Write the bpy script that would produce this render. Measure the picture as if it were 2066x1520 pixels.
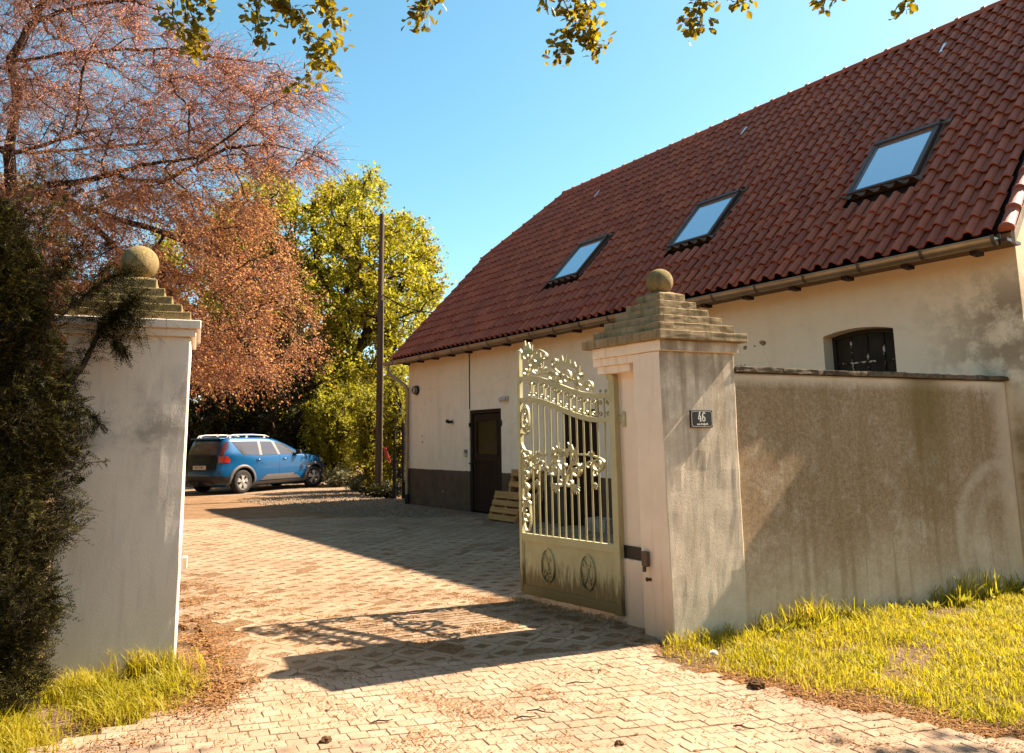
import bpy, bmesh, math, random
import numpy as np
from mathutils import Vector, Matrix, Quaternion
R = math.radians
for o in list(bpy.data.objects): bpy.data.objects.remove(o)
S = bpy.context.scene
COL = S.collection

# ------------------------------------------------------------------ camera, sky, sun, exposure
EYE = 1.45
cd = bpy.data.cameras.new('camera'); cam = bpy.data.objects.new('camera', cd); COL.objects.link(cam)
cd.sensor_fit = 'HORIZONTAL'; cd.sensor_width = 36.0; cd.lens = 36.0 * 1450 / 2066
cd.shift_x = 33 / 2066; cd.shift_y = -70 / 2066
cd.clip_start = 0.05; cd.clip_end = 2000
PITCH = math.atan((887.5 - 690) / 1450); ROLL = 0.0136
f_ = Vector((0, math.cos(PITCH), math.sin(PITCH))); r_ = Vector((1, 0, 0)); u_ = Vector((0, -math.sin(PITCH), math.cos(PITCH)))
r2 = r_ * math.cos(ROLL) - u_ * math.sin(ROLL); u2 = r_ * math.sin(ROLL) + u_ * math.cos(ROLL)
m = Matrix((r2, u2, -f_)).transposed().to_4x4(); m.translation = (0, 0, EYE)
cam.matrix_world = m
S.camera = cam

SUN_EL = R(43.5); SUN_AZ = R(69.2)          # azimuth measured from +Y towards +X
SUN_DIR = Vector((math.sin(SUN_AZ) * math.cos(SUN_EL), math.cos(SUN_AZ) * math.cos(SUN_EL), math.sin(SUN_EL)))
W = bpy.data.worlds.new('World'); S.world = W; W.use_nodes = True
wn = W.node_tree; bg = wn.nodes['Background']
sky = wn.nodes.new('ShaderNodeTexSky'); sky.sky_type = 'NISHITA'; sky.sun_disc = False
sky.sun_elevation = SUN_EL; sky.sun_rotation = SUN_AZ
sky.air_density = 1.0; sky.dust_density = 0.7; sky.ozone_density = 1.6
hs = wn.nodes.new('ShaderNodeHueSaturation'); hs.inputs['Saturation'].default_value = 1.14; hs.inputs['Hue'].default_value = 0.470
wn.links.new(sky.outputs[0], hs.inputs['Color']); wn.links.new(hs.outputs[0], bg.inputs[0])
bg.inputs[1].default_value = 0.064
sd = bpy.data.lights.new('sun', 'SUN'); sun = bpy.data.objects.new('sun', sd); COL.objects.link(sun)
sd.energy = 5.0; sd.angle = R(0.5); sd.color = (1.0, 0.87, 0.70)
sun.rotation_euler = SUN_DIR.to_track_quat('Z', 'Y').to_euler()
S.view_settings.view_transform = 'Standard'; S.view_settings.look = 'None'
S.view_settings.gamma = 1.0; S.view_settings.exposure = 2.0; S.view_settings.use_curve_mapping = False
try:
    S.cycles.max_bounces = 8; S.cycles.transparent_max_bounces = 8
except Exception: pass

# ------------------------------------------------------------------ small helpers
rnd = random.Random(7)
rng = np.random.default_rng(11)

def px_ray(x, y):
    return f_ + r2 * ((x - 1000) / 1450) - u2 * ((y - 690) / 1450)
def gnd(x, y, z=0.0):
    d = px_ray(x, y); t = (z - EYE) / d.z
    return Vector((0, 0, EYE)) + d * t
def at_y(x, y, Y):
    d = px_ray(x, y); return Vector((0, 0, EYE)) + d * (Y / d.y)
def on_plane(x, y, p, n):
    d = px_ray(x, y); o = Vector((0, 0, EYE)); n = Vector(n)
    return o + d * ((Vector(p) - o).dot(n) / d.dot(n))

def tag(o, label=None, cat=None, group=None, kind=None):
    if label: o['label'] = label
    if cat: o['category'] = cat
    if group: o['group'] = group
    if kind: o['kind'] = kind
    return o
def thing(name, label, cat, loc=(0, 0, 0), rz=0.0, group=None):
    o = bpy.data.objects.new(name, None); COL.objects.link(o)
    o.empty_display_size = 0.2
    o.location = loc; o.rotation_euler = (0, 0, rz)
    return tag(o, label, cat, group)
def link(name, me, parent=None, loc=None, rot=None, scale=None):
    o = bpy.data.objects.new(name, me); COL.objects.link(o)
    if parent is not None: o.parent = parent
    if loc is not None: o.location = loc
    if rot is not None: o.rotation_euler = rot
    if scale is not None: o.scale = scale
    return o
def dup_tree(o, parent=None):
    c = o.copy(); COL.objects.link(c)
    if parent is not None:
        c.parent = parent
    for ch in list(o.children): dup_tree(ch, c)
    return c

class MB:
    """collects faces; build() links them as one mesh object"""
    def __init__(s): s.v = []; s.f = []; s.mi = []; s.T = None
    def add(s, vs, fs, mi=0):
        b = len(s.v)
        s.v += [tuple(v) for v in vs]; s.f += [tuple(b + i for i in f) for f in fs]; s.mi += [mi] * len(fs)
        return s
    def box(s, x0, x1, y0, y1, z0, z1, mi=0):
        return s.add([(x0,y0,z0),(x1,y0,z0),(x1,y1,z0),(x0,y1,z0),(x0,y0,z1),(x1,y0,z1),(x1,y1,z1),(x0,y1,z1)],
            [(0,3,2,1),(4,5,6,7),(0,1,5,4),(1,2,6,5),(2,3,7,6),(3,0,4,7)], mi)
    def prism(s, poly, z0, z1, mi=0, bev=0.0, bot=True):
        """poly: CCW list of (x,y); extruded in z, with an optional bevel at the top"""
        n = len(poly); c = Vector((sum(p[0] for p in poly) / n, sum(p[1] for p in poly) / n))
        lo = [(p[0], p[1], z0) for p in poly]
        if bev:
            hi = [(p[0], p[1], z1 - bev) for p in poly]
            tp = []
            for p in poly:
                d = Vector(p) - c; L = d.length
                q = c + d * max(0, (L - bev * 1.4) / L); tp.append((q.x, q.y, z1))
            vs = lo + hi + tp; fs = [tuple(range(2 * n, 3 * n))]
            for k in range(n):
                j = (k + 1) % n
                fs += [(k, j, n + j, n + k), (n + k, n + j, 2 * n + j, 2 * n + k)]
        else:
            vs = lo + [(p[0], p[1], z1) for p in poly]; fs = [tuple(range(n, 2 * n))]
            for k in range(n):
                j = (k + 1) % n; fs.append((k, j, n + j, n + k))
        if bot: fs.append(tuple(range(n - 1, -1, -1)))
        return s.add(vs, fs, mi)
    def slab_xz(s, poly, y0, y1, mi=0):
        """poly of (x,z), extruded along y from y0 to y1"""
        n = len(poly)
        vs = [(p[0], y0, p[1]) for p in poly] + [(p[0], y1, p[1]) for p in poly]
        fs = [tuple(range(n)), tuple(range(2 * n - 1, n - 1, -1))]
        for k in range(n):
            j = (k + 1) % n; fs.append((j, k, n + k, n + j))
        return s.add(vs, fs, mi)
    def tube(s, pts, rad, n=8, cap=True, mi=0):
        pts = [Vector(p) for p in pts]
        if not isinstance(rad, (list, tuple)): rad = [rad] * len(pts)
        b = len(s.v); vs = []; prev = None
        for i, p in enumerate(pts):
            t = (pts[min(i + 1, len(pts) - 1)] - pts[max(i - 1, 0)])
            if t.length < 1e-9: t = Vector((0, 0, 1))
            t.normalize()
            if prev is None:
                a = Vector((0, 0, 1)) if abs(t.z) < 0.9 else Vector((1, 0, 0))
                nx = t.cross(a).normalized()
            else:
                nx = (prev - t * prev.dot(t))
                nx = nx.normalized() if nx.length > 1e-6 else t.orthogonal().normalized()
            prev = nx; ny = t.cross(nx)
            for k in range(n):
                a = 2 * math.pi * k / n
                vs.append(p + (nx * math.cos(a) + ny * math.sin(a)) * rad[i])
        fs = []
        for i in range(len(pts) - 1):
            for k in range(n):
                j = (k + 1) % n
                fs.append((i * n + k, i * n + j, (i + 1) * n + j, (i + 1) * n + k))
        if cap:
            fs.append(tuple(range(n - 1, -1, -1))); fs.append(tuple((len(pts) - 1) * n + k for k in range(n)))
        return s.add(vs, fs, mi)
    def strap(s, path, y0, y1, th, mi=0):
        """flat bar following a path of (x,z); th may be a list; it spans y0..y1"""
        n = len(path); P = [Vector((p[0], p[1])) for p in path]
        if not isinstance(th, (list, tuple)): th = [th] * n
        vs = []
        for i, p in enumerate(P):
            t = P[min(i + 1, n - 1)] - P[max(i - 1, 0)]
            t = t.normalized() if t.length > 1e-9 else Vector((1, 0))
            q = Vector((-t.y, t.x)) * th[i] * .5
            a = p + q; c = p - q
            vs += [(a.x, y0, a.y), (c.x, y0, c.y), (c.x, y1, c.y), (a.x, y1, a.y)]
        fs = []
        for i in range(n - 1):
            for k in range(4):
                j = (k + 1) % 4
                fs.append((i * 4 + k, i * 4 + j, i * 4 + 4 + j, i * 4 + 4 + k))
        fs += [(3, 2, 1, 0), tuple((n - 1) * 4 + k for k in range(4))]
        return s.add(vs, fs, mi)
    def lathe(s, prof, n=24, c=(0, 0, 0), mi=0):
        vs = []; fs = []
        for r, z in prof:
            for k in range(n):
                a = 2 * math.pi * k / n
                vs.append((c[0] + r * math.cos(a), c[1] + r * math.sin(a), c[2] + z))
        for i in range(len(prof) - 1):
            for k in range(n):
                j = (k + 1) % n; fs.append((i * n + k, i * n + j, (i + 1) * n + j, (i + 1) * n + k))
        return s.add(vs, fs, mi)
    def xf(s, M, b=0):
        s.v = s.v[:b] + [tuple(M @ Vector(v)) for v in s.v[b:]]; return s
    def mesh(s, name, mats, smooth=False, fix=True):
        me = bpy.data.meshes.new(name); me.from_pydata(s.v, [], s.f)
        for m_ in (mats if isinstance(mats, (list, tuple)) else [mats]): me.materials.append(m_)
        me.polygons.foreach_set('material_index', s.mi)
        if smooth: me.polygons.foreach_set('use_smooth', [True] * len(s.f))
        if fix:
            bm = bmesh.new(); bm.from_mesh(me); bmesh.ops.recalc_face_normals(bm, faces=bm.faces); bm.to_mesh(me); bm.free()
        me.update(); return me
    def build(s, name, mats, parent=None, loc=None, rot=None, smooth=False, fix=True, auto=None, bevel=None):
        me = s.mesh(name, mats, smooth or auto is not None, fix)
        o = link(name, me, parent, loc, rot)
        if auto is not None:
            try: me.set_sharp_from_angle(angle=R(auto))
            except Exception: pass
        if bevel:
            mo = o.modifiers.new('edge', 'BEVEL'); mo.width = bevel; mo.segments = 2; mo.limit_method = 'ANGLE'; mo.angle_limit = R(35)
        return o

def weather(o, cuts, amp, freq, keep_bottom=False):
    """subdivide a block and push its surface about, so that edges and faces are not dead straight"""
    from mathutils import noise as mn
    bm = bmesh.new(); bm.from_mesh(o.data)
    bmesh.ops.subdivide_edges(bm, edges=bm.edges[:], cuts=cuts, use_grid_fill=True)
    off = Vector((rnd.uniform(0, 50), rnd.uniform(0, 50), rnd.uniform(0, 50)))
    for v in bm.verts:
        d = mn.noise_vector(v.co * freq + off) * amp + mn.noise_vector(v.co * freq * 4 + off) * amp * .45
        v.co += d
    bm.to_mesh(o.data); bm.free()
    return o
def quads_mesh(name, V, mat, nper=4, extra=None):
    """V: (n, nper, 3) array, one polygon each"""
    n = len(V); me = bpy.data.meshes.new(name)
    me.vertices.add(n * nper); me.vertices.foreach_set('co', np.ascontiguousarray(V, dtype=np.float32).ravel())
    me.loops.add(n * nper); me.loops.foreach_set('vertex_index', np.arange(n * nper, dtype=np.int32))
    me.polygons.add(n); me.polygons.foreach_set('loop_start', np.arange(0, n * nper, nper, dtype=np.int32))
    me.polygons.foreach_set('loop_total', np.full(n, nper, dtype=np.int32))
    me.materials.append(mat); me.update(calc_edges=True); return me

# ------------------------------------------------------------------ materials (node based)
class NT:
    def __init__(s, name):
        s.m = bpy.data.materials.new(name); s.m.use_nodes = True; s.t = s.m.node_tree; s.t.nodes.clear()
        s.out = s.t.nodes.new('ShaderNodeOutputMaterial'); s.geo = None; s.tc = None
    def n(s, typ, ins=None, **kw):
        nd = s.t.nodes.new(typ)
        for k, v in kw.items(): setattr(nd, k, v)
        for k, v in (ins or {}).items(): s.set(nd.inputs[k], v)
        return nd
    def set(s, sock, v):
        if isinstance(v, bpy.types.NodeSocket): s.t.links.new(v, sock)
        else:
            if sock.type == 'RGBA' and len(v) == 3: v = (*v, 1)
            sock.default_value = v
    def obj(s):
        if not s.tc: s.tc = s.n('ShaderNodeTexCoord')
        return s.tc.outputs['Object']
    def pos(s):
        if not s.geo: s.geo = s.n('ShaderNodeNewGeometry')
        return s.geo.outputs['Position']
    def island(s):
        s.pos(); return s.geo.outputs['Random Per Island']
    def objrnd(s): return s.n('ShaderNodeObjectInfo').outputs['Random']
    def map(s, vec, scale=(1, 1, 1), rot=(0, 0, 0), loc=(0, 0, 0)):
        return s.n('ShaderNodeMapping', {'Vector': vec, 'Scale': scale, 'Rotation': rot, 'Location': loc}).outputs[0]
    def noise(s, scale, vec=None, detail=4, rough=.55, dist=0.):
        return s.n('ShaderNodeTexNoise', {'Vector': vec or s.pos(), 'Scale': scale, 'Detail': detail, 'Roughness': rough, 'Distortion': dist}).outputs['Fac']
    def ramp(s, fac, lo, hi, a=0., b=1.):
        return s.n('ShaderNodeMapRange', {'Value': fac, 'From Min': lo, 'From Max': hi, 'To Min': a, 'To Max': b}, clamp=True).outputs[0]
    def mix(s, fac, a, b, mode='MIX'):
        nd = s.n('ShaderNodeMix', data_type='RGBA', blend_type=mode)
        s.set(nd.inputs[0], fac); s.set(nd.inputs[6], a); s.set(nd.inputs[7], b); return nd.outputs[2]
    def math(s, op, a, b=0.):
        nd = s.n('ShaderNodeMath', operation=op); s.set(nd.inputs[0], a); s.set(nd.inputs[1], b); return nd.outputs[0]
    def sep(s, vec):
        return s.n('ShaderNodeSeparateXYZ', {0: vec}).outputs
    def hsv(s, col, h=.5, sat=1., v=1.):
        return s.n('ShaderNodeHueSaturation', {'Color': col, 'Hue': h, 'Saturation': sat, 'Value': v}).outputs[0]
    def bump(s, h, strength=.5, dist=.01):
        return s.n('ShaderNodeBump', {'Height': h, 'Strength': strength, 'Distance': dist}).outputs[0]
    def bsdf(s, col, rough=.8, normal=None, metal=0., spec=.3, coat=0.):
        b = s.n('ShaderNodeBsdfPrincipled', {'Base Color': col, 'Roughness': rough, 'Metallic': metal, 'Specular IOR Level': spec, 'Coat Weight': coat})
        if normal is not None: s.set(b.inputs['Normal'], normal)
        return b.outputs[0]
    def done(s, sh): s.t.links.new(sh, s.out.inputs[0]); return s.m

def simple(name, col, rough=.6, metal=0., spec=.3, var=.15, scale=8., coat=0., bump=0., bscale=60.):
    t = NT(name); n1 = t.noise(scale)
    c = t.mix(t.ramp(n1, .3, .7), tuple(x * (1 - var) for x in col), tuple(min(1, x * (1 + var)) for x in col))
    nm = t.bump(t.noise(bscale), bump, .01) if bump else None
    return t.done(t.bsdf(c, rough, nm, metal, spec, coat))

def leafmat(name, cols, trans=.5, rough=.55, spec=.3, tcol=None, patch=.0):
    """cols: dark .. light; every leaf picks its own shade"""
    t = NT(name); r = t.math('ADD', t.island(), 0.0)
    cr = t.n('ShaderNodeValToRGB', {0: r}); e = cr.color_ramp.elements
    while len(e) < len(cols): e.new(.5)
    for i, c in enumerate(cols): e[i].position = i / max(1, len(cols) - 1); e[i].color = (*c, 1)
    c = cr.outputs[0]
    if patch:
        c = t.mix(t.ramp(t.noise(patch, detail=2), .35, .65), c, t.hsv(c, .485, 1.05, .72))
    b = t.bsdf(c, rough, spec=spec)
    tr = t.n('ShaderNodeBsdfTranslucent', {'Color': t.mix(1.0, c, tcol, 'MULTIPLY') if tcol else c}).outputs[0]
    return t.done(t.n('ShaderNodeMixShader', {0: trans, 1: b, 2: tr}).outputs[0])

def plaster(name, base, dark, stain=.35, rougher=.35, streak=True, speck=.0, warm_top=None, zmul=1., moss=None):
    t = NT(name); P = t.pos()
    big = t.noise(.9, detail=5, rough=.6); med = t.noise(5, detail=6, rough=.65); fine = t.noise(90, detail=3, rough=.7)
    c = t.mix(t.ramp(big, .35, .7), base, tuple(x * .86 for x in base))
    c = t.mix(t.math('MULTIPLY', t.ramp(med, .5, .75), stain), c, dark)
    if streak:
        st = t.noise(3.0, t.map(P, (2.6, 2.6, .22)), detail=5, rough=.6)
        c = t.mix(t.math('MULTIPLY', t.ramp(st, .52, .72), stain), c, dark)
    if speck:
        c = t.mix(t.math('MULTIPLY', t.ramp(fine, .5, .7), speck), c, dark)
    if warm_top:
        c = t.mix(t.ramp(t.sep(P)[2], warm_top[1], warm_top[2]), c, t.mix(1.0, c, warm_top[0], 'MULTIPLY'))
    nm = t.bump(t.math('ADD', t.math('MULTIPLY', fine, .7), med), rougher, .012)
    return t.done(t.bsdf(c, .9, nm, spec=.15))

# ---- shared materials
def mat_house_wall():
    t = NT('house_plaster'); P = t.pos(); z = t.sep(P)[2]; ob = t.obj(); ou = t.sep(ob)
    big = t.noise(.8, detail=5, rough=.6); med = t.noise(4.5, detail=7, rough=.68); fine = t.noise(70, detail=3)
    c = t.mix(t.ramp(big, .3, .7), (.86, .71, .53), (.80, .64, .465))
    c = t.mix(t.math('MULTIPLY', t.ramp(med, .52, .72), .30), c, (.52, .38, .25))
    st = t.noise(2.4, t.map(P, (2.2, 2.2, .25)), detail=5)
    c = t.mix(t.math('MULTIPLY', t.ramp(st, .5, .7), .25), c, (.60, .43, .27))
    c = t.mix(t.math('MULTIPLY', t.ramp(z, 2.1, 3.4), .62), c, (.74, .48, .26))          # shifts to ochre towards the eaves
    # damp, mossy corner near the garden wall
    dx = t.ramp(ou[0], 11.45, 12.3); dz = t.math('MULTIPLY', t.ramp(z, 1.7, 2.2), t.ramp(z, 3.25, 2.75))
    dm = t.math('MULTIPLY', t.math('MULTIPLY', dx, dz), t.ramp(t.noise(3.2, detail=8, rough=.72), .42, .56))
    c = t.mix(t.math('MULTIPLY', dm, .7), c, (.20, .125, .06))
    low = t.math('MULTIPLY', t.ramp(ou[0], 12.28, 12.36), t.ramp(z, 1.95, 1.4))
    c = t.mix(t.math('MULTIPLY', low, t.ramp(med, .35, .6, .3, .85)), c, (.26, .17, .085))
    # painted plinth
    edge = t.math('ADD', z, t.math('MULTIPLY', t.noise(9), .03))
    pl = t.math('MULTIPLY', t.ramp(edge, .832, .826), t.ramp(ou[0], 12.3, 12.26))
    pc = t.mix(t.ramp(med, .35, .7), (.090, .056, .034), (.13, .085, .055))
    c = t.mix(pl, c, pc)
    cr = t.n('ShaderNodeTexVoronoi', {'Vector': t.map(P, (1, 1, 1)), 'Scale': .8}, feature='DISTANCE_TO_EDGE').outputs[0]
    crack = t.math('MULTIPLY', t.ramp(cr, .006, .0), t.ramp(t.noise(.7), .5, .6))
    c = t.mix(t.math('MULTIPLY', crack, .3), c, (.2, .14, .09))
    nm = t.bump(t.math('ADD', t.math('MULTIPLY', fine, .5), t.math('MULTIPLY', med, 1.4)), .35, .015)
    return t.done(t.bsdf(c, .92, nm, spec=.12))
def mat_tile():
    t = NT('clay_tile'); r = t.math('FRACT', t.math('ADD', t.island(), t.objrnd()))
    c = t.mix(r, (.27, .046, .015), (.43, .092, .032))
    c = t.mix(t.math('MULTIPLY', t.ramp(t.noise(1.1, detail=6, rough=.65), .42, .66), .75), c, (.27, .060, .026))
    c = t.mix(t.math('MULTIPLY', t.ramp(t.noise(22, detail=6, rough=.7), .55, .72), .6), c, (.17, .06, .028))
    ox = t.sep(t.n('ShaderNodeTexCoord').outputs['Object'])
    return t.done(t.bsdf(c, .62, t.bump(t.noise(140), .25, .006), spec=.3))
def mat_wood(name, a, b, scale=3., rough=.7, axis=0, spec=.25):
    t = NT(name); sc = [9, 9, 9]; sc[axis] = .6
    g = t.noise(scale, t.map(t.obj(), sc), detail=6, rough=.6, dist=.4)
    c = t.mix(t.ramp(g, .35, .65), a, b)
    c = t.mix(t.math('MULTIPLY', t.math('FRACT', t.math('ADD', t.objrnd(), t.island())), .3), c, tuple(x * .6 for x in a))
    return t.done(t.bsdf(c, rough, t.bump(g, .35, .006), spec=spec))
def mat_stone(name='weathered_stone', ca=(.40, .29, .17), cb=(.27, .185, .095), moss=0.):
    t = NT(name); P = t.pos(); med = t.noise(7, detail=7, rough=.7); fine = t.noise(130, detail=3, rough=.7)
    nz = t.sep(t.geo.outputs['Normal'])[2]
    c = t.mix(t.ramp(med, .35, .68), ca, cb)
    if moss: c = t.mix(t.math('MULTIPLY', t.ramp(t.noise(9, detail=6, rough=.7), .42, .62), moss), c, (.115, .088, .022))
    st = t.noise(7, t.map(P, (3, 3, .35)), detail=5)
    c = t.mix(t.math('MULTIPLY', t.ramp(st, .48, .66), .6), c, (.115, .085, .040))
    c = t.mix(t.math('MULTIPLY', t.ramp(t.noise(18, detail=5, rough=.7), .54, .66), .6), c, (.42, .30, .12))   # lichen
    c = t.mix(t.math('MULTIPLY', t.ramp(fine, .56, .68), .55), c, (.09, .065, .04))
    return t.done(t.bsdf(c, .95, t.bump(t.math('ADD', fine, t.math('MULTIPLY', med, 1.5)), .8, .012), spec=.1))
def mat_rough(name='roughcast', kind=0):
    """grainy roughcast; kind 1 is the far dirtier garden wall"""
    t = NT(name); P = t.pos(); z = t.sep(P)[2]; ob = t.sep(t.obj())
    PT = t.map(P, rot=(.6, .9, .4)); fine = t.noise(75, PT, detail=5, rough=.8, dist=.6); med = t.noise(5, PT, detail=7, rough=.65); big = t.noise(1.5, detail=4)
    c = t.mix(t.ramp(med, .35, .7), (.76, .62, .46), (.66, .53, .385))
    if kind == 0:
        f = t.math('MULTIPLY', t.ramp(z, 2.15, 1.2, 1, .25), t.ramp(med, .36, .62))
        c = t.mix(t.math('MULTIPLY', f, .7), c, (.29, .215, .14))
        st = t.noise(4, t.map(P, (3, 3, .25)), detail=5)
        c = t.mix(t.math('MULTIPLY', t.math('MULTIPLY', t.ramp(st, .47, .64), t.ramp(z, .7, 1.9, .2, 1)), .7), c, (.25, .18, .11))
        c = t.mix(t.math('MULTIPLY', t.ramp(fine, .5, .68), .35), c, (.22, .155, .095))
        c = t.mix(t.math('MULTIPLY', t.ramp(z, .5, .12), .35), c, (.42, .40, .30))
    else:
        x = ob[0]
        edge = t.math('MULTIPLY', t.ramp(z, 1.93, 1.83), t.ramp(x, 4.10, 3.85))                 # clean bands under the coping and at the end
        bot = t.ramp(t.math('ADD', z, t.math('MULTIPLY', big, .9)), .35, 1.25, .22, 1.)
        dirt = t.math('MULTIPLY', t.math('MULTIPLY', edge, bot), t.ramp(t.math('ADD', med, t.math('MULTIPLY', big, .6)), .48, .78, .25, 1.))
        sp = t.ramp(t.math('ADD', fine, t.math('MULTIPLY', t.noise(26, detail=4, rough=.7), .6)), .62, .92)
        c = t.mix(t.math('MULTIPLY', dirt, .80), c, (.42, .265, .135))
        c = t.mix(t.math('MULTIPLY', t.math('MULTIPLY', edge, bot), t.math('MULTIPLY', sp, .62)), c, (.13, .08, .04))
        st = t.noise(3.4, t.map(P, (3.4, 3.4, .16)), detail=6, rough=.62)
        c = t.mix(t.math('MULTIPLY', t.math('MULTIPLY', t.ramp(st, .5, .66), edge), .5), c, (.25, .155, .065))
        g = t.math('MULTIPLY', t.math('MULTIPLY', t.ramp(x, 2.55, 2.85), t.ramp(x, 3.40, 3.05)), t.ramp(t.math('ADD', z, t.math('MULTIPLY', st, .8)), .9, 2.0))
        c = t.mix(t.math('MULTIPLY', g, .7), c, (.17, .115, .03))                              # green algae run
        # pale fan-shaped rub marks near the far end
        cx = t.math('SUBTRACT', x, 3.95); cz = t.math('SUBTRACT', z, .48)
        rr = t.math('SQRT', t.math('ADD', t.math('MULTIPLY', cx, cx), t.math('MULTIPLY', cz, cz)))
        w = t.n('ShaderNodeMath', {0: t.math('ADD', t.math('MULTIPLY', rr, 26.), t.math('MULTIPLY', t.noise(2.5), 5.))}, operation='SINE').outputs[0]
        fan = t.math('MULTIPLY', t.math('MULTIPLY', t.ramp(rr, .80, .70), t.ramp(rr, .15, .55)), t.ramp(w, -.6, .8, .25, 1))
        c = t.mix(t.math('MULTIPLY', t.math('MULTIPLY', fan, t.ramp(med, .3, .6, .4, 1)), .5), c, (.62, .51, .37))
    return t.done(t.bsdf(c, .95, t.bump(t.math('ADD', fine, t.math('MULTIPLY', med, .6)), .5 if kind == 0 else .45, .010), spec=.08))
def mat_smooth_render():
    t = NT('painted_render'); P = t.pos(); z = t.sep(P)[2]; med = t.noise(4, detail=7, rough=.65); big = t.noise(1.3)
    c = t.mix(t.ramp(med, .35, .7), (.82, .68, .53), (.75, .61, .465))
    f = t.math('MULTIPLY', t.ramp(t.math('ADD', z, t.math('MULTIPLY', med, .7)), 1.0, .25), .75)
    c = t.mix(f, c, (.33, .21, .125))
    st = t.noise(5, t.map(P, (3, 3, .2)), detail=5)
    c = t.mix(t.math('MULTIPLY', t.ramp(st, .56, .7), .3), c, (.4, .27, .17))
    return t.done(t.bsdf(c, .9, t.bump(t.noise(60), .2, .006), spec=.12))
def mat_pale_render():
    t = NT('pale_render'); P = t.pos(); z = t.sep(P)[2]; med = t.noise(5, detail=8, rough=.7); fine = t.noise(90, t.map(P, rot=(.6, .9, .4)), detail=4, dist=.5)
    ob = t.sep(t.obj())
    c = t.mix(t.ramp(t.noise(1.2), .35, .7), (.74, .635, .52), (.68, .575, .46))
    blot = t.math('MULTIPLY', t.math('MULTIPLY', t.ramp(t.noise(1.5, detail=3), .46, .6), t.ramp(med, .4, .6)), t.math('MULTIPLY', t.ramp(z, .95, 1.15), t.ramp(z, 2.05, 1.85)))
    c = t.mix(t.math('MULTIPLY', blot, .75), c, (.29, .24, .185))
    st = t.noise(6, t.map(P, (3, 3, .3)), detail=5)
    c = t.mix(t.math('MULTIPLY', t.ramp(st, .55, .7), .2), c, (.36, .29, .22))
    return t.done(t.bsdf(c, .92, t.bump(t.math('ADD', fine, med), .3, .008), spec=.1))
def mat_gate():
    t = NT('olive_paint'); P = t.pos(); z = t.sep(t.obj())[2]; n1 = t.noise(6, detail=5)
    c = t.mix(t.ramp(n1, .35, .65), (.42, .375, .205), (.36, .32, .165))
    st = t.noise(14, t.map(t.obj(), (3.2, 3.2, .5)), detail=5, rough=.6)
    f = t.math('MULTIPLY', t.ramp(t.math('ADD', z, t.math('MULTIPLY', st, -.55)), .10, -.06), .95)
    c = t.mix(f, c, (.105, .075, .025))
    f2 = t.math('MULTIPLY', t.ramp(t.noise(45, detail=4), .64, .7), t.ramp(z, .75, .25))
    c = t.mix(t.math('MULTIPLY', f2, .6), c, (.14, .07, .03))
    return t.done(t.bsdf(c, .38, t.bump(t.noise(30), .08, .004), spec=.5))
M = {}
M['house'] = mat_house_wall(); M['tile'] = mat_tile(); M['stone'] = mat_stone(); M['rough'] = mat_rough(); M['gwall'] = mat_rough('stained_roughcast', 1)
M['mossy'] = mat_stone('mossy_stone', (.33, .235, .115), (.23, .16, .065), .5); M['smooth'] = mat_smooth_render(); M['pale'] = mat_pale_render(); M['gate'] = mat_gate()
M['zinc'] = simple('weathered_zinc', (.30, .225, .15), .42, .75, .4, .2, 5)
M['zinc_dark'] = simple('dark_zinc', (.10, .075, .055), .5, .6, .4, .2, 5)
M['lead'] = simple('lead', (.13, .085, .062), .65, .1, .25, .25, 9)
M['brown_metal'] = simple('brown_metal', (.060, .030, .018), .45, .1, .35, .15, 6)
M['bronze_frame'] = simple('bronze_frame', (.15, .10, .075), .35, .4, .4, .15, 6)
M['iron'] = simple('black_iron', (.018, .014, .011), .6, .2, .35, .3, 20)
M['door'] = mat_wood('dark_door_wood', (.020, .009, .005), (.034, .016, .009), axis=2, rough=.6, spec=.15)
M['pallet'] = mat_wood('pallet_wood', (.36, .175, .055), (.50, .26, .09), axis=0, rough=.85)
M['pole'] = mat_wood('pole_wood', (.075, .045, .028), (.15, .10, .065), axis=2, rough=.9)
M['rust'] = simple('rust', (.10, .045, .02), .9, 0, .1, .4, 25, bump=.4)
M['plastic_white'] = simple('aged_white_plastic', (.50, .40, .31), .5, 0, .4, .1, 8)
M['plastic_black'] = simple('black_plastic', (.012, .010, .010), .4, 0, .4, .2, 8)
M['bark'] = simple('bark', (.040, .024, .016), .95, 0, .1, .4, 6, bump=.6, bscale=18)
M['bark_pale'] = simple('pale_bark', (.12, .075, .045), .95, 0, .1, .35, 6, bump=.5, bscale=18)
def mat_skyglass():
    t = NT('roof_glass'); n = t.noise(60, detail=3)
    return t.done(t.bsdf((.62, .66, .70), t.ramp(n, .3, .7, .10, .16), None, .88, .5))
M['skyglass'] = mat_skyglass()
def mat_darkglass(name, col=(.012, .010, .008), rough=.06):
    t = NT(name); return t.done(t.bsdf(col, rough, None, 0., .6))
M['glass'] = mat_darkglass('window_glass'); M['oldglass'] = simple('grimy_glass', (.020, .014, .008), .45, 0, .12, .5, 4)
def mat_reeded():
    t = NT('reeded_glass'); w = t.n('ShaderNodeTexWave', {'Vector': t.obj(), 'Scale': 14.}, bands_direction='X').outputs['Fac']
    return t.done(t.bsdf((.035, .019, .007), .06, t.bump(w, .5, .012), 0., .7))
M['reeded'] = mat_reeded()
M['concrete'] = simple('old_concrete', (.34, .265, .19), .95, 0, .1, .3, 7, bump=.5, bscale=90)
M['coping'] = simple('mossy_coping', (.115, .085, .055), .95, 0, .1, .55, 16, bump=.8, bscale=60)

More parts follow.
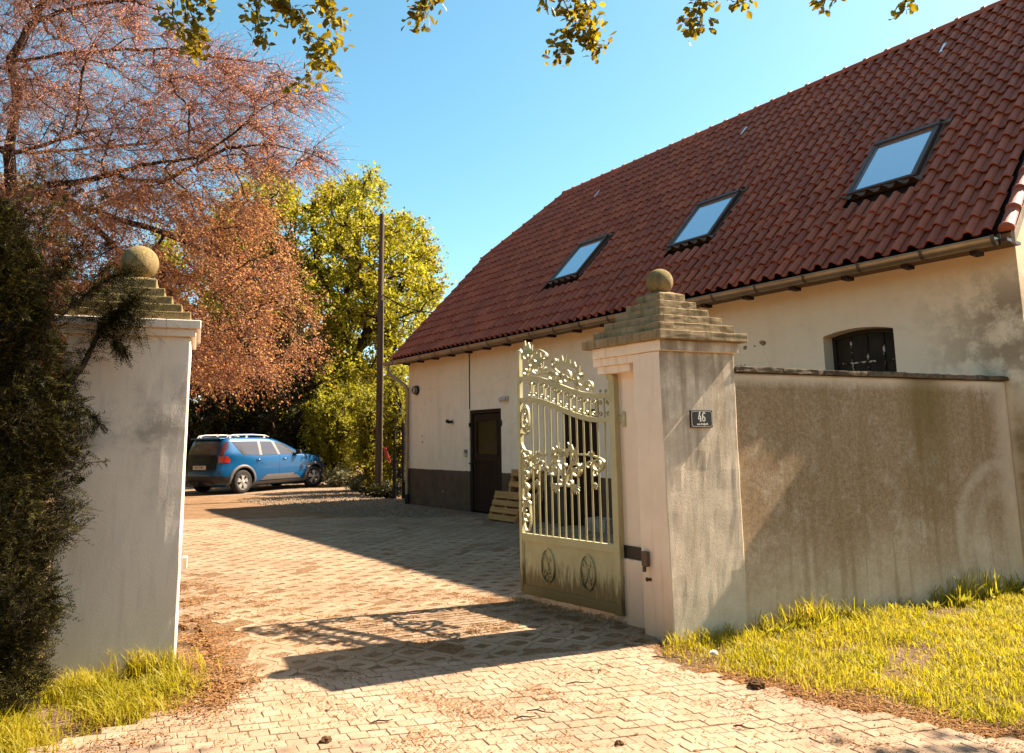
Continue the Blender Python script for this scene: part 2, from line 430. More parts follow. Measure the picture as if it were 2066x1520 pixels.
# ------------------------------------------------------------------ the ground
def mat_ground(name='soil_and_litter', ca=(.170, .100, .056), cb=(.244, .159, .096)):
    t = NT(name); n1 = t.noise(2.2, detail=8, rough=.7); n2 = t.noise(38, detail=5, rough=.75); n3 = t.noise(160, detail=2)
    c = t.mix(t.ramp(n1, .38, .62), ca, cb)
    c = t.mix(t.math('MULTIPLY', t.ramp(n2, .48, .62), .8), c, (.12, .062, .03))
    c = t.mix(t.math('MULTIPLY', t.ramp(n3, .58, .7), .5), c, (.42, .30, .18))
    return t.done(t.bsdf(c, .95, t.bump(t.math('ADD', n2, t.math('MULTIPLY', n3, .5)), .9, .03), spec=.05))
M['ground'] = mat_ground()
def mat_far_pavers():
    t = NT('worn_pavers'); P = t.pos(); v = t.map(P, rot=(0, 0, -R(14)))
    b = t.n('ShaderNodeTexBrick', {'Vector': v, 'Color1': (.244, .178, .118, 1), 'Color2': (.215, .152, .100, 1), 'Mortar': (.15, .09, .05, 1), 'Scale': 1., 'Mortar Size': .012, 'Brick Width': .25, 'Row Height': .13}, offset=.5)
    c = t.mix(t.math('MULTIPLY', t.ramp(t.noise(1.6, detail=7, rough=.7), .45, .65), .55), b.outputs['Color'], (.27, .165, .09))
    c = t.mix(t.math('MULTIPLY', t.ramp(t.noise(50, detail=3), .55, .68), .35), c, (.20, .13, .08))
    return t.done(t.bsdf(c, .95, t.bump(t.math('ADD', b.outputs['Fac'], t.noise(60)), .3, .02), spec=.05))
M['farpave'] = mat_far_pavers()
def mat_block(name, a, b, c3):
    t = NT(name); r = t.math('FRACT', t.math('ADD', t.objrnd(), t.island())); P = t.pos()
    fine = t.noise(170, detail=3, rough=.7); med = t.noise(3.2, detail=6, rough=.7)
    c = t.mix(r, a, b)
    c = t.mix(t.math('MULTIPLY', t.ramp(med, .48, .66), .5), c, c3)
    c = t.mix(t.math('MULTIPLY', t.ramp(t.noise(.75, detail=5, rough=.6), .46, .62), .45), c, tuple(x * .62 for x in a))
    c = t.mix(t.math('MULTIPLY', t.ramp(fine, .54, .68), .4), c, tuple(x * .45 for x in a))
    c = t.mix(t.math('MULTIPLY', t.ramp(t.noise(26, detail=5, rough=.75), .6, .68), .5), c, (.22, .10, .035))
    return t.done(t.bsdf(c, .93, t.bump(t.math('ADD', fine, t.noise(30)), .5, .006), spec=.08))
M['block'] = mat_block('paving_concrete', (.335, .220, .142), (.405, .275, .185), (.285, .170, .095))
M['grid'] = mat_block('grid_concrete', (.285, .188, .116), (.35, .238, .152), (.225, .130, .070))

g = MB(); nx = 60
g.add([(-150, -30, -.035), (150, -30, -.035), (150, 260, -.035), (-150, 260, -.035)], [(0, 1, 2, 3)])
tag(g.build('ground', M['ground']), kind='structure')

# house frame, needed by the paving too
HA = Vector((-2.088, 17.147, 0)); HU = Vector((.5793, -.8151, 0)); HN = Vector((.8151, .5793, 0))   # left foot of the front wall, along it, inward
H_ROT = math.atan2(HU.y, HU.x)
def hw(u, y, z=0.): return HA + HU * u + HN * y + Vector((0, 0, z))
def house_dr(x, y): return (Vector((x, y, 0)) - HA).dot(HN)
PE = Vector((math.sin(R(76)), math.cos(R(76)), 0)); PP = Vector((-PE.y, PE.x, 0))                   # paving rows / across them
PO = gnd(860, 1340)

d = MB()
pts = [hw(13, .05), hw(-.9, .05), Vector((-1.6, 18.6, 0)), Vector((-2.4, 40, 0)), Vector((-34, 40, 0)), Vector((-34, 12.2, 0)), Vector((-1.9, 12.2, 0))]
pts = [Vector((-34, 12.6, 0)), hw(4.9, .05), hw(-.6, .05), Vector((-4, 21, 0)), Vector((-5.0, 27, 0)), Vector((-34, 34, 0))]
d.add([(p.x, p.y, -.006) for p in pts], [tuple(range(len(pts)))])
drive = tag(d.build('driveway', M['farpave']), kind='structure')

jp = [gnd(x, y) for x, y in ((150, 1640), (330, 1490), (470, 1400), (440, 1330), (365, 1200), (300, 1100), (-200, 1010), (500, 1000), (960, 1036), (1250, 1120), (1330, 1300), (1340, 1330), (1640, 1440), (2300, 1560), (2300, 1900), (100, 1900))]
jm = MB(); jm.add([(p.x, p.y, -.0032) for p in jp], [tuple(range(len(jp)))])
def inside_drive(x, y):
    if house_dr(x, y) > -.03: return False
    if y < 6.05 and x < -1.78 - (6.05 - y) * .05 + .10 * math.sin(y * 9): return False
    if x < -.50 * y - .5: return False
    return True

M['joint'] = mat_ground('joint_soil', (.215, .120, .060), (.30, .185, .105))
jm.build('joint_soil', M['joint'], drive)
# block paving in front of the gate: interlocking stones with slanting end joints
def block_mesh(seed):
    r = random.Random(seed); L, Wd = .0975, .0825; a = .007
    poly = [(-L/2 + a, -Wd/2), (L/2 + a, -Wd/2), (L/2 + a*.6, -Wd*.18), (L/2 - a*.6, Wd*.18), (L/2 - a, Wd/2), (-L/2 - a, Wd/2), (-L/2 - a*.6, Wd*.18), (-L/2 + a*.6, -Wd*.18)]
    poly = [(p[0] * .985 + r.uniform(-.002, .002), p[1] * .985 + r.uniform(-.002, .002)) for p in poly]
    b = MB(); b.prism(poly, -.02, 0, bev=.0022, bot=False); return b
blocks = [block_mesh(i) for i in range(9)]
bm_ = [b.mesh('paving_block', M['block']) for b in blocks]
LAWN_EDGE = [gnd(1320, 1316), gnd(1440, 1352), gnd(1560, 1376), gnd(1650, 1402), gnd(1800, 1428), gnd(1930, 1462), gnd(2066, 1474), gnd(2400, 1510)]
def lawn_y(x):
    for a, b in zip(LAWN_EDGE, LAWN_EDGE[1:]):
        if a.x <= x <= b.x: return a.y + (b.y - a.y) * (x - a.x) / (b.x - a.x)
    return 99 if x < LAWN_EDGE[0].x else LAWN_EDGE[-1].y
cand = []
for j in range(-38, 1):
    for i in range(-54, 70):
        p = PO + PE * ((i + (.5 if j % 2 else 0) + .04 * math.sin(j * 1.7)) * .0985 ) + PP * ((j - .5) * .0835 + .006 * math.sin(i * .31 + j))
        if p.y < 2.55 or p.x > .86 * p.y + .3 or p.x < -.75 * p.y: continue
        if p.x > 1.05 and p.y > lawn_y(p.x) - .10 - .10 * rnd.random(): continue
        le = -1.72 + .1 * math.sin(p.y * 7) - max(0, 4.3 - p.y) * 1.15
        if p.x < le + .12 * rnd.random(): continue
        if p.x > 1.7 and p.y < 3.05 + .3 * (p.x - 1.7) * 0 and p.x > 2.0: continue
        cand.append(p)
def jitter_place(p, k, z0=0.):
    return (p.x, p.y, z0 + rnd.uniform(-.003, .002)), (rnd.uniform(-.012, .012), rnd.uniform(-.012, .012), math.atan2(PE.y, PE.x) + rnd.uniform(-.02, .02))
cand.sort(key=lambda p: p.length)
rest = MB()
for k, p in enumerate(cand):
    loc, rot = jitter_place(p, k)
    if k < 300: link('paving_block', bm_[(k * 7) % 9], drive, loc, rot)
    else:
        b = blocks[(k * 7) % 9]; mx = Matrix.LocRotScale(Vector(loc), Quaternion((0, 0, 1), rot[2]), Vector((1, 1, 1)))
        rest.add([mx @ Vector(v) for v in b.v], b.f)
if rest.v: tag(rest.build('paving', M['block'], drive, fix=False), kind='stuff')

# grass grid stones: four rings round diamond-shaped holes, the outline zigzags
GX, GY = .252, .20
def grid_mesh(seed):
    r = random.Random(seed); b = MB()
    for (ci, cj) in ((0, 0), (1, 0), (0, 1), (1, 1)):
        cx = (ci - .5) * GX + (.25 if cj else -.25) * GX; cy = (cj - .5) * GY
        hexo = [(GX/2, -GY*.18), (GX/2, GY*.18), (0, GY*.82), (-GX/2, GY*.18), (-GX/2, -GY*.18), (0, -GY*.82)]
        hexo = [(x * .978 + r.uniform(-.003, .003), y * .97 + r.uniform(-.003, .003)) for x, y in hexo]
        hole = [(GX*.30, -.006), (GX*.30, .006), (.010, GY*.40), (-.010, GY*.40), (-GX*.30, .006), (-GX*.30, -.006), (-.010, -GY*.40), (.010, -GY*.40)]
        hole = [(GX*.31, -.010), (GX*.31, .010), (.012, GY*.33), (-GX*.31, .010), (-GX*.31, -.010), (-.012, -GY*.33)]
        hs_ = r.choice((1, 1, .95, .88, .8, .55)); ox_, oy_ = r.uniform(-.006, .006), r.uniform(-.006, .006)
        hole = [(x * hs_ + ox_ + r.uniform(-.008, .008), y * hs_ + oy_ + r.uniform(-.006, .006)) for x, y in hole]
        top = [(cx + x, cy + y, 0) for x, y in hexo]; lip = [(cx + x * 1.10, cy + y * 1.10, 0) for x, y in hole]
        mid = [(cx + x, cy + y, -.008) for x, y in hole]; low = [(cx + x * .93, cy + y * .93, -.04) for x, y in hole]
        out = [(cx + x, cy + y, -.035) for x, y in hexo]
        fs = []
        for k in range(6):
            q = (k + 1) % 6
            fs += [(k, q, 6 + q, 6 + k), (6 + k, 6 + q, 12 + q, 12 + k), (12 + k, 12 + q, 18 + q, 18 + k), (q, k, 24 + k, 24 + q)]
        b.add(top + lip + mid + low + out, fs)
    return b
grids = [grid_mesh(i) for i in range(9)]
gm_ = [b.mesh('grid_paver', M['grid'], fix=False) for b in grids]
cand = []
for j in range(0, 26):
    for i in range(-22, 16):
        p = PO + PE * (i * 2 * GX) + PP * ((j + .5) * 2 * GY)
        if p.y > 14.3 or not inside_drive(p.x, p.y) or p.x > 2.6: continue
        if p.y < 6.6 and p.x > 1.05 - .12 * (p.y - 5.4) and p.y > 5.2: continue
        if p.x > 1.35 and p.y < 5.5: continue
        cand.append(p)
cand.sort(key=lambda p: p.length)
rest = MB()
for k, p in enumerate(cand):
    loc, rot = jitter_place(p, k, 0.0)
    if k < 300: link('grid_paver', gm_[k % 9], drive, loc, (rot[0] * .6, rot[1] * .6, rot[2]))
    else:
        b = grids[k % 9]; mx = Matrix.LocRotScale(Vector(loc), Quaternion((0, 0, 1), rot[2]), Vector((1, 1, 1)))
        rest.add([mx @ Vector(v) for v in b.v], b.f)
if rest.v: tag(rest.build('grid_paving', M['grid'], drive, fix=False), kind='stuff')

# ------------------------------------------------------------------ the house
house = thing('house', 'long white plastered farm building with red pantile roof and grey plinth', 'house', HA, H_ROT)
HX = 12.52; TH = .35
EY, EZ, TP = -.38, 3.37, math.tan(R(46))
RY = 4.0; RZ = EZ + TP * (RY - EY); HIPZ = 6.2; HIPY = EY + (HIPZ - EZ) / TP; UL, UR = -.27, 12.62; UHIP = 1.36
def roof_z(y): return EZ + TP * (y - EY)
WT = 3.66
w = MB()
def wallbit(u0, u1, z0, z1): w.box(u0, u1, 0, TH, z0, z1)
D1 = (2.62, 3.75, 2.06); D2 = (5.62, 6.46, 1.93); WN = (10.45, 11.28, 1.25)
wallbit(0, D1[0], -.2, WT); wallbit(D1[0], D1[1], D1[2], WT); wallbit(D1[1], D2[0], -.2, WT); wallbit(D2[0], D2[1], D2[2], WT)
wallbit(D2[1], WN[0], -.2, WT); wallbit(WN[0], WN[1], -.2, WN[2]); wallbit(WN[1], HX, -.2, WT)
arch = []
for k in range(13):
    a = k / 12; arch.append((WN[0] + (WN[1] - WN[0]) * a, 2.630 + .055 * (1 - (2 * a - 1) ** 2)))
w.slab_xz(arch + [(WN[1], WT), (WN[0], WT)], 0, TH)
wall = w.build('wall', M['house'], house)
g_ = MB()
gp = [(TH, -.2), (8 - TH, -.2), (8 - TH, roof_z(.0 + TH) - .16)] 
def gable(u0, u1, hip):
    prof = [(TH, -.2), (8, -.2), (8, roof_z(0) - .12)]
    if hip: prof += [(8 - HIPY, HIPZ - .12), (HIPY, HIPZ - .12)]
    else: prof += [(4, RZ - .12)]
    prof += [(TH, roof_z(TH) - .12)]
    n = len(prof); vs = [(u0, p[0], p[1]) for p in prof] + [(u1, p[0], p[1]) for p in prof]
    fs = [tuple(range(n)), tuple(range(2 * n - 1, n - 1, -1))] + [((k + 1) % n, k, n + k, n + (k + 1) % n) for k in range(n)]
    g_.add(vs, fs)
gable(0, TH, True); gable(HX - TH, HX, False)
g_.build('gable_wall', M['house'], house)
rf = MB()
dz = -.05
def R3(u, y, z): return (u, y, z + dz)
E2 = EY + .10; Z2 = roof_z(E2)
rf.add([R3(UL, E2, Z2), R3(UR, E2, Z2), R3(UR, RY, RZ), R3(UHIP, RY, RZ), R3(UL, HIPY, HIPZ),
        R3(UL, 8 - EY, EZ), R3(UR, 8 - EY, EZ), R3(UL, 8 - HIPY, HIPZ)],
       [(0, 1, 2, 3, 4), (6, 5, 7, 3, 2), (4, 3, 7)])
roof = rf.build('roof', M['door'], house, fix=False)
rs = roof.modifiers.new('thick', 'SOLIDIFY'); rs.thickness = .07; rs.offset = -1
fb = MB(); fb.box(UL + .1, UR - .05, -.34, -.002, 3.28, 3.31); fb.build('soffit_board', M['brown_metal'], house)

# pantiles
TWD, TGA = .1745, .312
TPROF = [(0, .000), (.14, -.007), (.30, -.009), (.44, -.003), (.52, .012), (.60, .038), (.71, .054), (.84, .053), (.95, .036), (1.05, .010)]
def tile_mb(seed):
    r = random.Random(seed); b = MB(); vs = []; n = len(TPROF)
    for (a, z) in TPROF:
        x = a * TWD
        y0 = -.016 * math.sin(math.pi * min(1, a / .5)) if a < .5 else -.004
        vs.append((x, y0, z + .030))
        vs.append((x, TGA + .055, z - .006))
        vs.append((x, y0, z + .013))
    fs = []
    for k in range(n - 1):
        a, c = 3 * k, 3 * k + 3
        fs += [(a, c, c + 1, a + 1), (a + 2, c + 2, c, a)]
    b.add(vs, fs); return b
tiles_mb = [tile_mb(i) for i in range(3)]
tile_me = [b.mesh('roof_tile', M['tile'], smooth=False, fix=False) for b in tiles_mb]
for me in tile_me:
    me.polygons.foreach_set('use_smooth', [True] * len(me.polygons))
    try: me.set_sharp_from_angle(angle=R(40))
    except Exception: pass
ca, sa = math.cos(R(46)), math.sin(R(46))
MROOF = Matrix(((1, 0, 0, 0), (0, ca, -sa, EY), (0, sa, ca, EZ), (0, 0, 0, 1)))      # roof plane: x along the eaves, y up the slope, z normal
SK = [(4.56, 5.38), (7.56, 8.40), (10.56, 11.40)]; SS0, SS1 = 1.50, 2.74
tl = []
ncol = int((UR - UL) / TWD); nrow = 20
for j in range(nrow):
    for i in range(ncol):
        u = UL + i * TWD; s = j * TGA; y = EY + (s + .2) * ca
        if y > RY - .02: continue
        if y > HIPY and u < UL + (y - HIPY) / (RY - HIPY) * (UHIP - UL) - .02: continue
        if any(a - .045 < u + TWD * .5 < b + .045 and SS0 - .30 < s + .12 < SS1 - .02 for a, b in SK): continue
        tl.append((u, s))
def tile_world(u, s): return house.matrix_world @ (MROOF @ Vector((u, s, 0)))
HM = Matrix.Translation(HA) @ Matrix.Rotation(H_ROT, 4, 'Z')
camp = Vector((0, 0, EYE))
tl.sort(key=lambda t: (HM @ (MROOF @ Vector((t[0], t[1], 0))) - camp).length)
rest = MB(); q46 = MROOF.to_3x3()
for k, (u, s) in enumerate(tl):
    T = MROOF @ Matrix.Translation((u + rnd.uniform(-.004, .004), s + rnd.uniform(-.010, .009), rnd.uniform(-.003, .006) + .006 * math.sin(u * .9 + s * .5))) @ Matrix.Rotation(rnd.uniform(-.012, .012), 4, 'Z') @ Matrix.Rotation(rnd.uniform(-.01, .012), 4, 'Y')
    if k < 300:
        o = link('roof_tile', tile_me[k % 3], house); o.matrix_local = T
    else:
        b = tiles_mb[k % 3]; rest.add([T @ Vector(v) for v in b.v], b.f)
o = rest.build('roof_tiling', M['tile'], house, smooth=True, fix=False); tag(o, kind='stuff')
try: o.data.set_sharp_from_angle(angle=R(40))
except Exception: pass

# ridge and hip caps, verge caps: half-round tiles, each overlapping the next
def cap_mb(L, r0, r1):
    b = MB(); n = 9; vs = []
    for (x, r) in ((0, r0), (L * .14, r0), (L * .16, r1), (L, r1 * .93)):
        for k in range(n):
            a = math.pi * (k / (n - 1) * 1.16 - .08); vs.append((x, r * math.cos(a), r * math.sin(a) * .92))
    fs = []
    for i in range(3):
        for k in range(n - 1): fs.append((i * n + k, i * n + k + 1, (i + 1) * n + k + 1, (i + 1) * n + k))
    fs.append(tuple(range(n)))
    return b.add(vs, fs)
cap_me = cap_mb(.40, .125, .108).mesh('ridge_tile', M['tile'], smooth=True, fix=True)
try: cap_me.set_sharp_from_angle(angle=R(45))
except Exception: pass
def along(a, b, name, step=.36, me=None, up=Vector((0, 0, 1))):
    a = Vector(a); b = Vector(b); L = (b - a).length; d = (b - a).normalized(); n = int(L / step)
    sd = up.cross(d).normalized(); nu = d.cross(sd)
    for k in range(n):
        p = a + d * (k * L / n)
        mx = Matrix((d, sd, nu)).transposed().to_4x4(); mx.translation = p
        o = link(name, me or cap_me, house); o.matrix_local = mx @ Matrix.Rotation(rnd.uniform(-.03, .03), 4, 'X') @ Matrix.Rotation(rnd.uniform(-.01, .01), 4, 'Y')
along((UHIP - .1, RY, RZ - .02), (UR, RY, RZ - .02), 'ridge_tile')
along((UL, HIPY, HIPZ - .03), (UHIP, RY, RZ - .02), 'hip_tile')
along((UL, 8 - HIPY, HIPZ - .03), (UHIP, RY, RZ - .02), 'hip_tile')
verge_me = cap_mb(.37, .068, .060).mesh('verge_tile', M['tile'], smooth=True)
along((UR - .03, EY - .02, EZ + .0), (UR - .03, RY - .1, RZ - .1), 'verge_tile', .312, verge_me, up=Vector((0, -sa, ca)))
for (u0, u1) in ((UL - .015, UL + .02), (UR + .0, UR + .03)):
    vb = MB(); yb = HIPY if u0 < 0 else RY
    zb = HIPZ if u0 < 0 else RZ
    vb.add([(u0, EY, EZ - .14), (u1, EY, EZ - .14), (u1, EY, EZ - .02), (u0, EY, EZ - .02), (u0, yb, zb - .14), (u1, yb, zb - .14), (u1, yb, zb - .02), (u0, yb, zb - .02)],
           [(0, 1, 2, 3), (7, 6, 5, 4), (0, 4, 5, 1), (3, 2, 6, 7), (1, 5, 6, 2), (0, 3, 7, 4)])
    vb.build('verge_board', M['concrete'], house)

# roof windows
for k, (a, b) in enumerate(SK):
    f = MB(); t_ = .050; h0, h1 = -.03, .085
    f.box(a, b, SS0, SS0 + t_, h0, h1); f.box(a, b, SS1 - t_ * 1.5, SS1, h0, h1 + .012); f.box(a, a + t_, SS0 + t_, SS1 - t_ * 1.5, h0, h1); f.box(b - t_, b, SS0 + t_, SS1 - t_ * 1.5, h0, h1)
    fr = f.build('roof_window', M['brown_metal'], house, bevel=.008); fr.matrix_local = MROOF
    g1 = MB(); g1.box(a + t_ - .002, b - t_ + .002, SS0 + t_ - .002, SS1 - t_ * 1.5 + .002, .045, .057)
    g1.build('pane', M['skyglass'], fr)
    e = MB(); i = .018
    for (x0, x1, y0, y1) in ((a + t_, b - t_, SS0 + t_, SS0 + t_ + i), (a + t_, b - t_, SS1 - t_ * 1.5 - i, SS1 - t_ * 1.5), (a + t_, a + t_ + i, SS0 + t_ + i, SS1 - t_ * 1.5 - i), (b - t_ - i, b - t_, SS0 + t_ + i, SS1 - t_ * 1.5 - i)):
        e.box(x0, x1, y0, y1, .057, .074)
    e.build('sash', M['bronze_frame'], fr)
    ap = MB(); vs = []; nn = 40
    for q in range(nn + 1):
        u = a - .12 + (b - a + .20) * q / nn
        ph = ((u - UL) / TWD) % 1.0
        zz = float(np.interp(ph, [p[0] for p in TPROF], [p[1] for p in TPROF])) + .045
        vs += [(u, SS0 - .06, zz), (u, SS0 + .01, .055)]
    ap.add(vs, [(2 * q, 2 * q + 2, 2 * q + 3, 2 * q + 1) for q in range(nn)])
    for (x0, x1) in ((a - .03, a - .003), (b + .003, b + .03)): ap.box(x0, x1, SS0, SS1 + .02, .0, .022)
    ap.box(a - .1, b + .1, SS1 + .003, SS1 + .10, .0, .04)
    ap.build('flashing', M['lead'], fr, smooth=False)
for (u, y) in ((3.25, 3.27), (7.24, 3.35), (10.78, 3.36)):
    s = (y - EY) / ca; b = MB(); b.box(u, u + .045, s - .13, s + .15, .045, .056)
    o = b.build('roof_strip', simple('bright_strip', (.75, .74, .72), .3, .6), house); o.matrix_local = MROOF

# gutter with brackets, downpipe
gt = MB(); n = 9; U0, U1 = -.46, 12.50; GYC, GZC, GR = EY - .02, 3.315, .078
for (r, flip) in ((GR, 1), (GR - .006, -1)):
    vs = []
    for u in (U0, U1):
        for k in range(n):
            a = math.pi + math.pi * k / (n - 1); vs.append((u, GYC + r * math.cos(a), GZC + r * math.sin(a)))
    gt.add(vs, [(k, k + 1, n + k + 1, n + k)[::flip] for k in range(n - 1)])
for u in (U0, U1):
    gt.add([(u, GYC + GR * math.cos(math.pi + math.pi * k / (n - 1)), GZC + GR * math.sin(math.pi + math.pi * k / (n - 1))) for k in range(n)], [tuple(range(n))])
gt.tube([(U0, GYC - GR, GZC), (U1, GYC - GR, GZC)], .010, 6)
gut = gt.build('gutter', M['zinc'], house, smooth=True, fix=False)
try: gut.data.set_sharp_from_angle(angle=R(50))
except Exception: pass
u = .05; br = MB(); r = GR + .005
vs = []
for x in (-.018, .018):
    for k in range(n):
        a = math.pi + math.pi * k / (n - 1); vs.append((x, GYC + r * math.cos(a), GZC + r * math.sin(a)))
br.add(vs, [(k, k + 1, n + k + 1, n + k) for k in range(n - 1)])
br.box(-.014, .014, GYC - r - .006, GYC - r + .012, GZC - .01, GZC + .014)
br.box(-.014, .014, GYC + r - .004, GYC + r + .004, GZC, GZC + .05)
bme = br.mesh('bracket', M['zinc_dark'])
while u < 12.5:
    link('bracket', bme, gut, (u, 0, 0)); u += .655
# rafter feet
u = .4
rme = MB().box(-.035, .035, -.36, -.20, 3.200, 3.240).mesh('rafter_foot', M['door'])
while u < 12.4:
    link('rafter_foot', rme, house, (u, 0, 0)); u += .66
dp = MB(); px = -.30
dp.tube([(px, GYC, 3.22), (px, GYC, 3.12), (px + .02, GYC + .02, 3.05), (.03, -.10, 2.74), (.06, -.075, 2.66), (.06, -.075, 2.50), (.06, -.075, 1.2), (.06, -.075, .0)], .042, 12)
for z in (2.56, .66): dp.tube([(.06, -.075, z), (.06, -.075, z + .035)], .048, 12)
dpo = dp.build('downpipe', M['zinc'], house, auto=40)
b = MB(); b.tube([(.06, -.075, .0), (.06, -.075, .22)], .056, 12); b.build('standpipe', M['iron'], dpo, auto=40)

# doors
def door(u0, u1, zt, glazed):
    fr = MB(); y0, y1 = .02, .14; t_ = .075
    fr.box(u0 + .003, u0 + t_, y0, y1, 0, zt - .003); fr.box(u1 - t_, u1 - .003, y0, y1, 0, zt - .003); fr.box(u0 + t_, u1 - t_, y0, y1, zt - t_, zt - .003)
    d = fr.build('door', M['door'], house, bevel=.006)
    lf = MB(); a, b = u0 + t_ + .008, u1 - t_ - .008; ft = zt - t_ - .01
    if glazed:
        st = .10
        lf.box(a, a + st, .05, .11, .03, ft); lf.box(b - st, b, .05, .11, .03, ft); lf.box(a + st, b - st, .05, .11, ft - .12, ft); lf.box(a + st, b - st, .05, .11, 1.02, 1.14); lf.box(a + st, b - st, .05, .11, .03, .16)
        for (x0, x1, z0, z1) in ((a + st, b - st, 1.14, 1.165), (a + st, b - st, ft - .145, ft - .12), (a + st, a + st + .025, 1.165, ft - .145), (b - st - .025, b - st, 1.165, ft - .145)):
            lf.box(x0, x1, .04, .07, z0, z1)
        lf.build('leaf_frame', M['door'], d, bevel=.005)
        pn = MB(); pn.box(a + st - .002, b - st + .002, .075, .085, 1.138, ft - .118); pn.build('pane', M['reeded'], d)
        nb = 9; wd = (b - a - 2 * st) / nb
        pm = MB().box(0, wd - .008, .062, .095, .16, 1.02).mesh('plank', M['door'])
        for q in range(nb): link('plank', pm, d, (a + st + q * wd + .004, rnd.uniform(-.002, .002), 0))
        bk = MB(); bk.box(a + st, b - st, .10, .11, .16, 1.02); bk.build('backing_board', M['door'], d)
        for (x, z) in ((u1 + .0, 1.72), (u1 + .0, .35)):
            h = MB(); h.box(x - .03, x + .035, -.012, .03, z, z + .10); h.tube([(x, -.01, z - .02), (x, -.01, z + .12)], .013, 8); h.build('hinge', M['iron'], d)
        h = MB(); h.box(u0 - .01, u0 + .05, -.012, .03, 1.72, 1.80); h.build('hinge', M['iron'], d)
        h = MB(); h.box(a + .02, a + .07, .035, .05, .86, 1.06); h.tube([(a + .045, .05, .98), (a + .045, -.02, .98), (a - .07, -.025, .97)], .012, 8); h.build('handle', M['iron'], d, auto=40)
    else:
        lf.box(a, b, .07, .09, .03, ft); lf.build('leaf_frame', M['door'], d)
        nb = 6; wd = (b - a) / nb
        pm = MB().box(0, wd - .008, .052, .072, .03, ft).mesh('plank', M['door'])
        for q in range(nb): link('plank', pm, d, (a + q * wd + .004, rnd.uniform(-.002, .002), 0))
        h = MB(); h.box(b - .06, b - .02, .035, .054, .90, 1.08); h.tube([(b - .04, .05, 1.0), (b - .04, -.02, 1.0), (b + .07, -.025, 1.0)], .011, 8); h.build('handle', M['iron'], d, auto=40)
    return d
o = door(*D1, True); tag(o, 'dark brown door with reeded glass pane above vertical planks')
o = door(*D2, False); tag(o, 'plain dark plank door seen through the gate')

def mat_flake():
    t = NT('flaking_paint'); c = t.mix(t.ramp(t.noise(9, detail=5, rough=.7), .54, .60), (.022, .015, .010), (.50, .44, .36))
    return t.done(t.bsdf(c, .8, spec=.15))
# chips in the plaster
M['chip'] = simple('chipped_plaster', (.26, .16, .085), .95, 0, .05, .4, 30)
for (u, z, r_) in ((9.35, 2.62, .030), (9.62, 2.66, .040), (9.50, 2.63, .014), (9.22, 2.38, .020), (9.27, 2.385, .016), (9.33, 2.39, .012), (.62, 1.55, .018), (.66, 1.42, .03), (4.35, 2.62, .02), (1.55, .35, .03)):
    b = MB(); n = 9; pl = []
    for k in range(n):
        a = 2 * math.pi * k / n; q = r_ * rnd.uniform(.6, 1.2); pl.append((u + q * math.cos(a) * 1.2, z + q * math.sin(a)))
    b.slab_xz(pl, -.0035, .002); b.build('plaster_chip', M['chip'], house)
# arched window: frame, bars, panes
wf = MB(); a, b, z0 = WN; y0, y1 = .20, .25
def top(x):
    q = (x - a) / (b - a); return 2.630 + .055 * (1 - (2 * q - 1) ** 2)
outer = [(a + .002, z0), (b - .002, z0)] + [(p[0], p[1] - .002) for p in reversed(arch)]
n = 12
for k in range(n):
    xa, xb = a + (b - a) * k / n, a + (b - a) * (k + 1) / n
    wf.slab_xz([(xa, top(xa) - .05), (xb, top(xb) - .05), (xb, top(xb)), (xa, top(xa))], y0, y1)
wf.box(a, a + .04, y0, y1, z0, 2.60); wf.box(b - .04, b, y0, y1, z0, 2.60); wf.box(a, b, y0 + .002, y1, z0, z0 + .05)
win = wf.build('window', M['iron'], house)
xs = [a + .04, a + .23, a + .42, a + .61, b - .04]; zs = [z0 + .05, 1.62, 1.98, 2.30, 2.62]
wb = MB()
for x in xs[1:-1]: wb.box(x - .010, x + .010, y0 + .003, y0 + .04, z0 + .05, top(x) - .05)
for z in zs[1:-1]: wb.box(a + .04, b - .04, y0 + .005, y0 + .036, z - .010, z + .010)
wb.build('glazing_bar', mat_flake(), win)
for i in range(4):
    for j in range(4):
        x0, x1 = xs[i] + .006, xs[i + 1] - .006; zz0, zz1 = zs[j] + .01, zs[j + 1] - .01
        if j == 3: pl = [(x0, zz0), (x1, zz0), (x1, top(x1) - .05), (x0, top(x0) - .05)]
        else: pl = [(x0, zz0), (x1, zz0), (x1, zz1), (x0, zz1)]
        m_ = MB(); m_.slab_xz(pl, y0 + .015 + rnd.uniform(0, .006), y0 + .024); m_.build('pane', M['oldglass'], win)
rv = MB(); rv.box(a - .06, b + .06, -.05, TH - .15, z0 - .06, z0 - .002); rv.build('window_sill', M['concrete'], house)
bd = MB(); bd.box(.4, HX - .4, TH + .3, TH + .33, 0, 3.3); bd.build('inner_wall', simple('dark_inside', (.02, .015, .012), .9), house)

# ------------------------------------------------------------------ gate pillars and garden wall
PA = R(24.0); PR0 = Vector((1.245, 5.378, 0)); KS = -.20
def sh(x, y): return (x + KS * y, y)
def rect(x0, x1, y0, y1, k=KS): return [(x0 + k * y0, y0), (x1 + k * y0, y0), (x1 + k * y1, y1), (x0 + k * y1, y1)]
def frust(b, p0, p1, z0, z1, mi=0):
    n = len(p0); vs = [(p[0], p[1], z0) for p in p0] + [(p[0], p[1], z1) for p in p1]
    fs = [tuple(range(n - 1, -1, -1)), tuple(range(n, 2 * n))] + [(k, (k + 1) % n, n + (k + 1) % n, n + k) for k in range(n)]
    b.add(vs, fs, mi)
def paint_faces(o, fn):
    for p in o.data.polygons: p.material_index = fn(p.normal, p.center)
rp = thing('gate_pillar', 'grainy rendered gate pillar with house number plate and stepped stone cap with ball', 'pillar', PR0, PA, 'gate pillars')
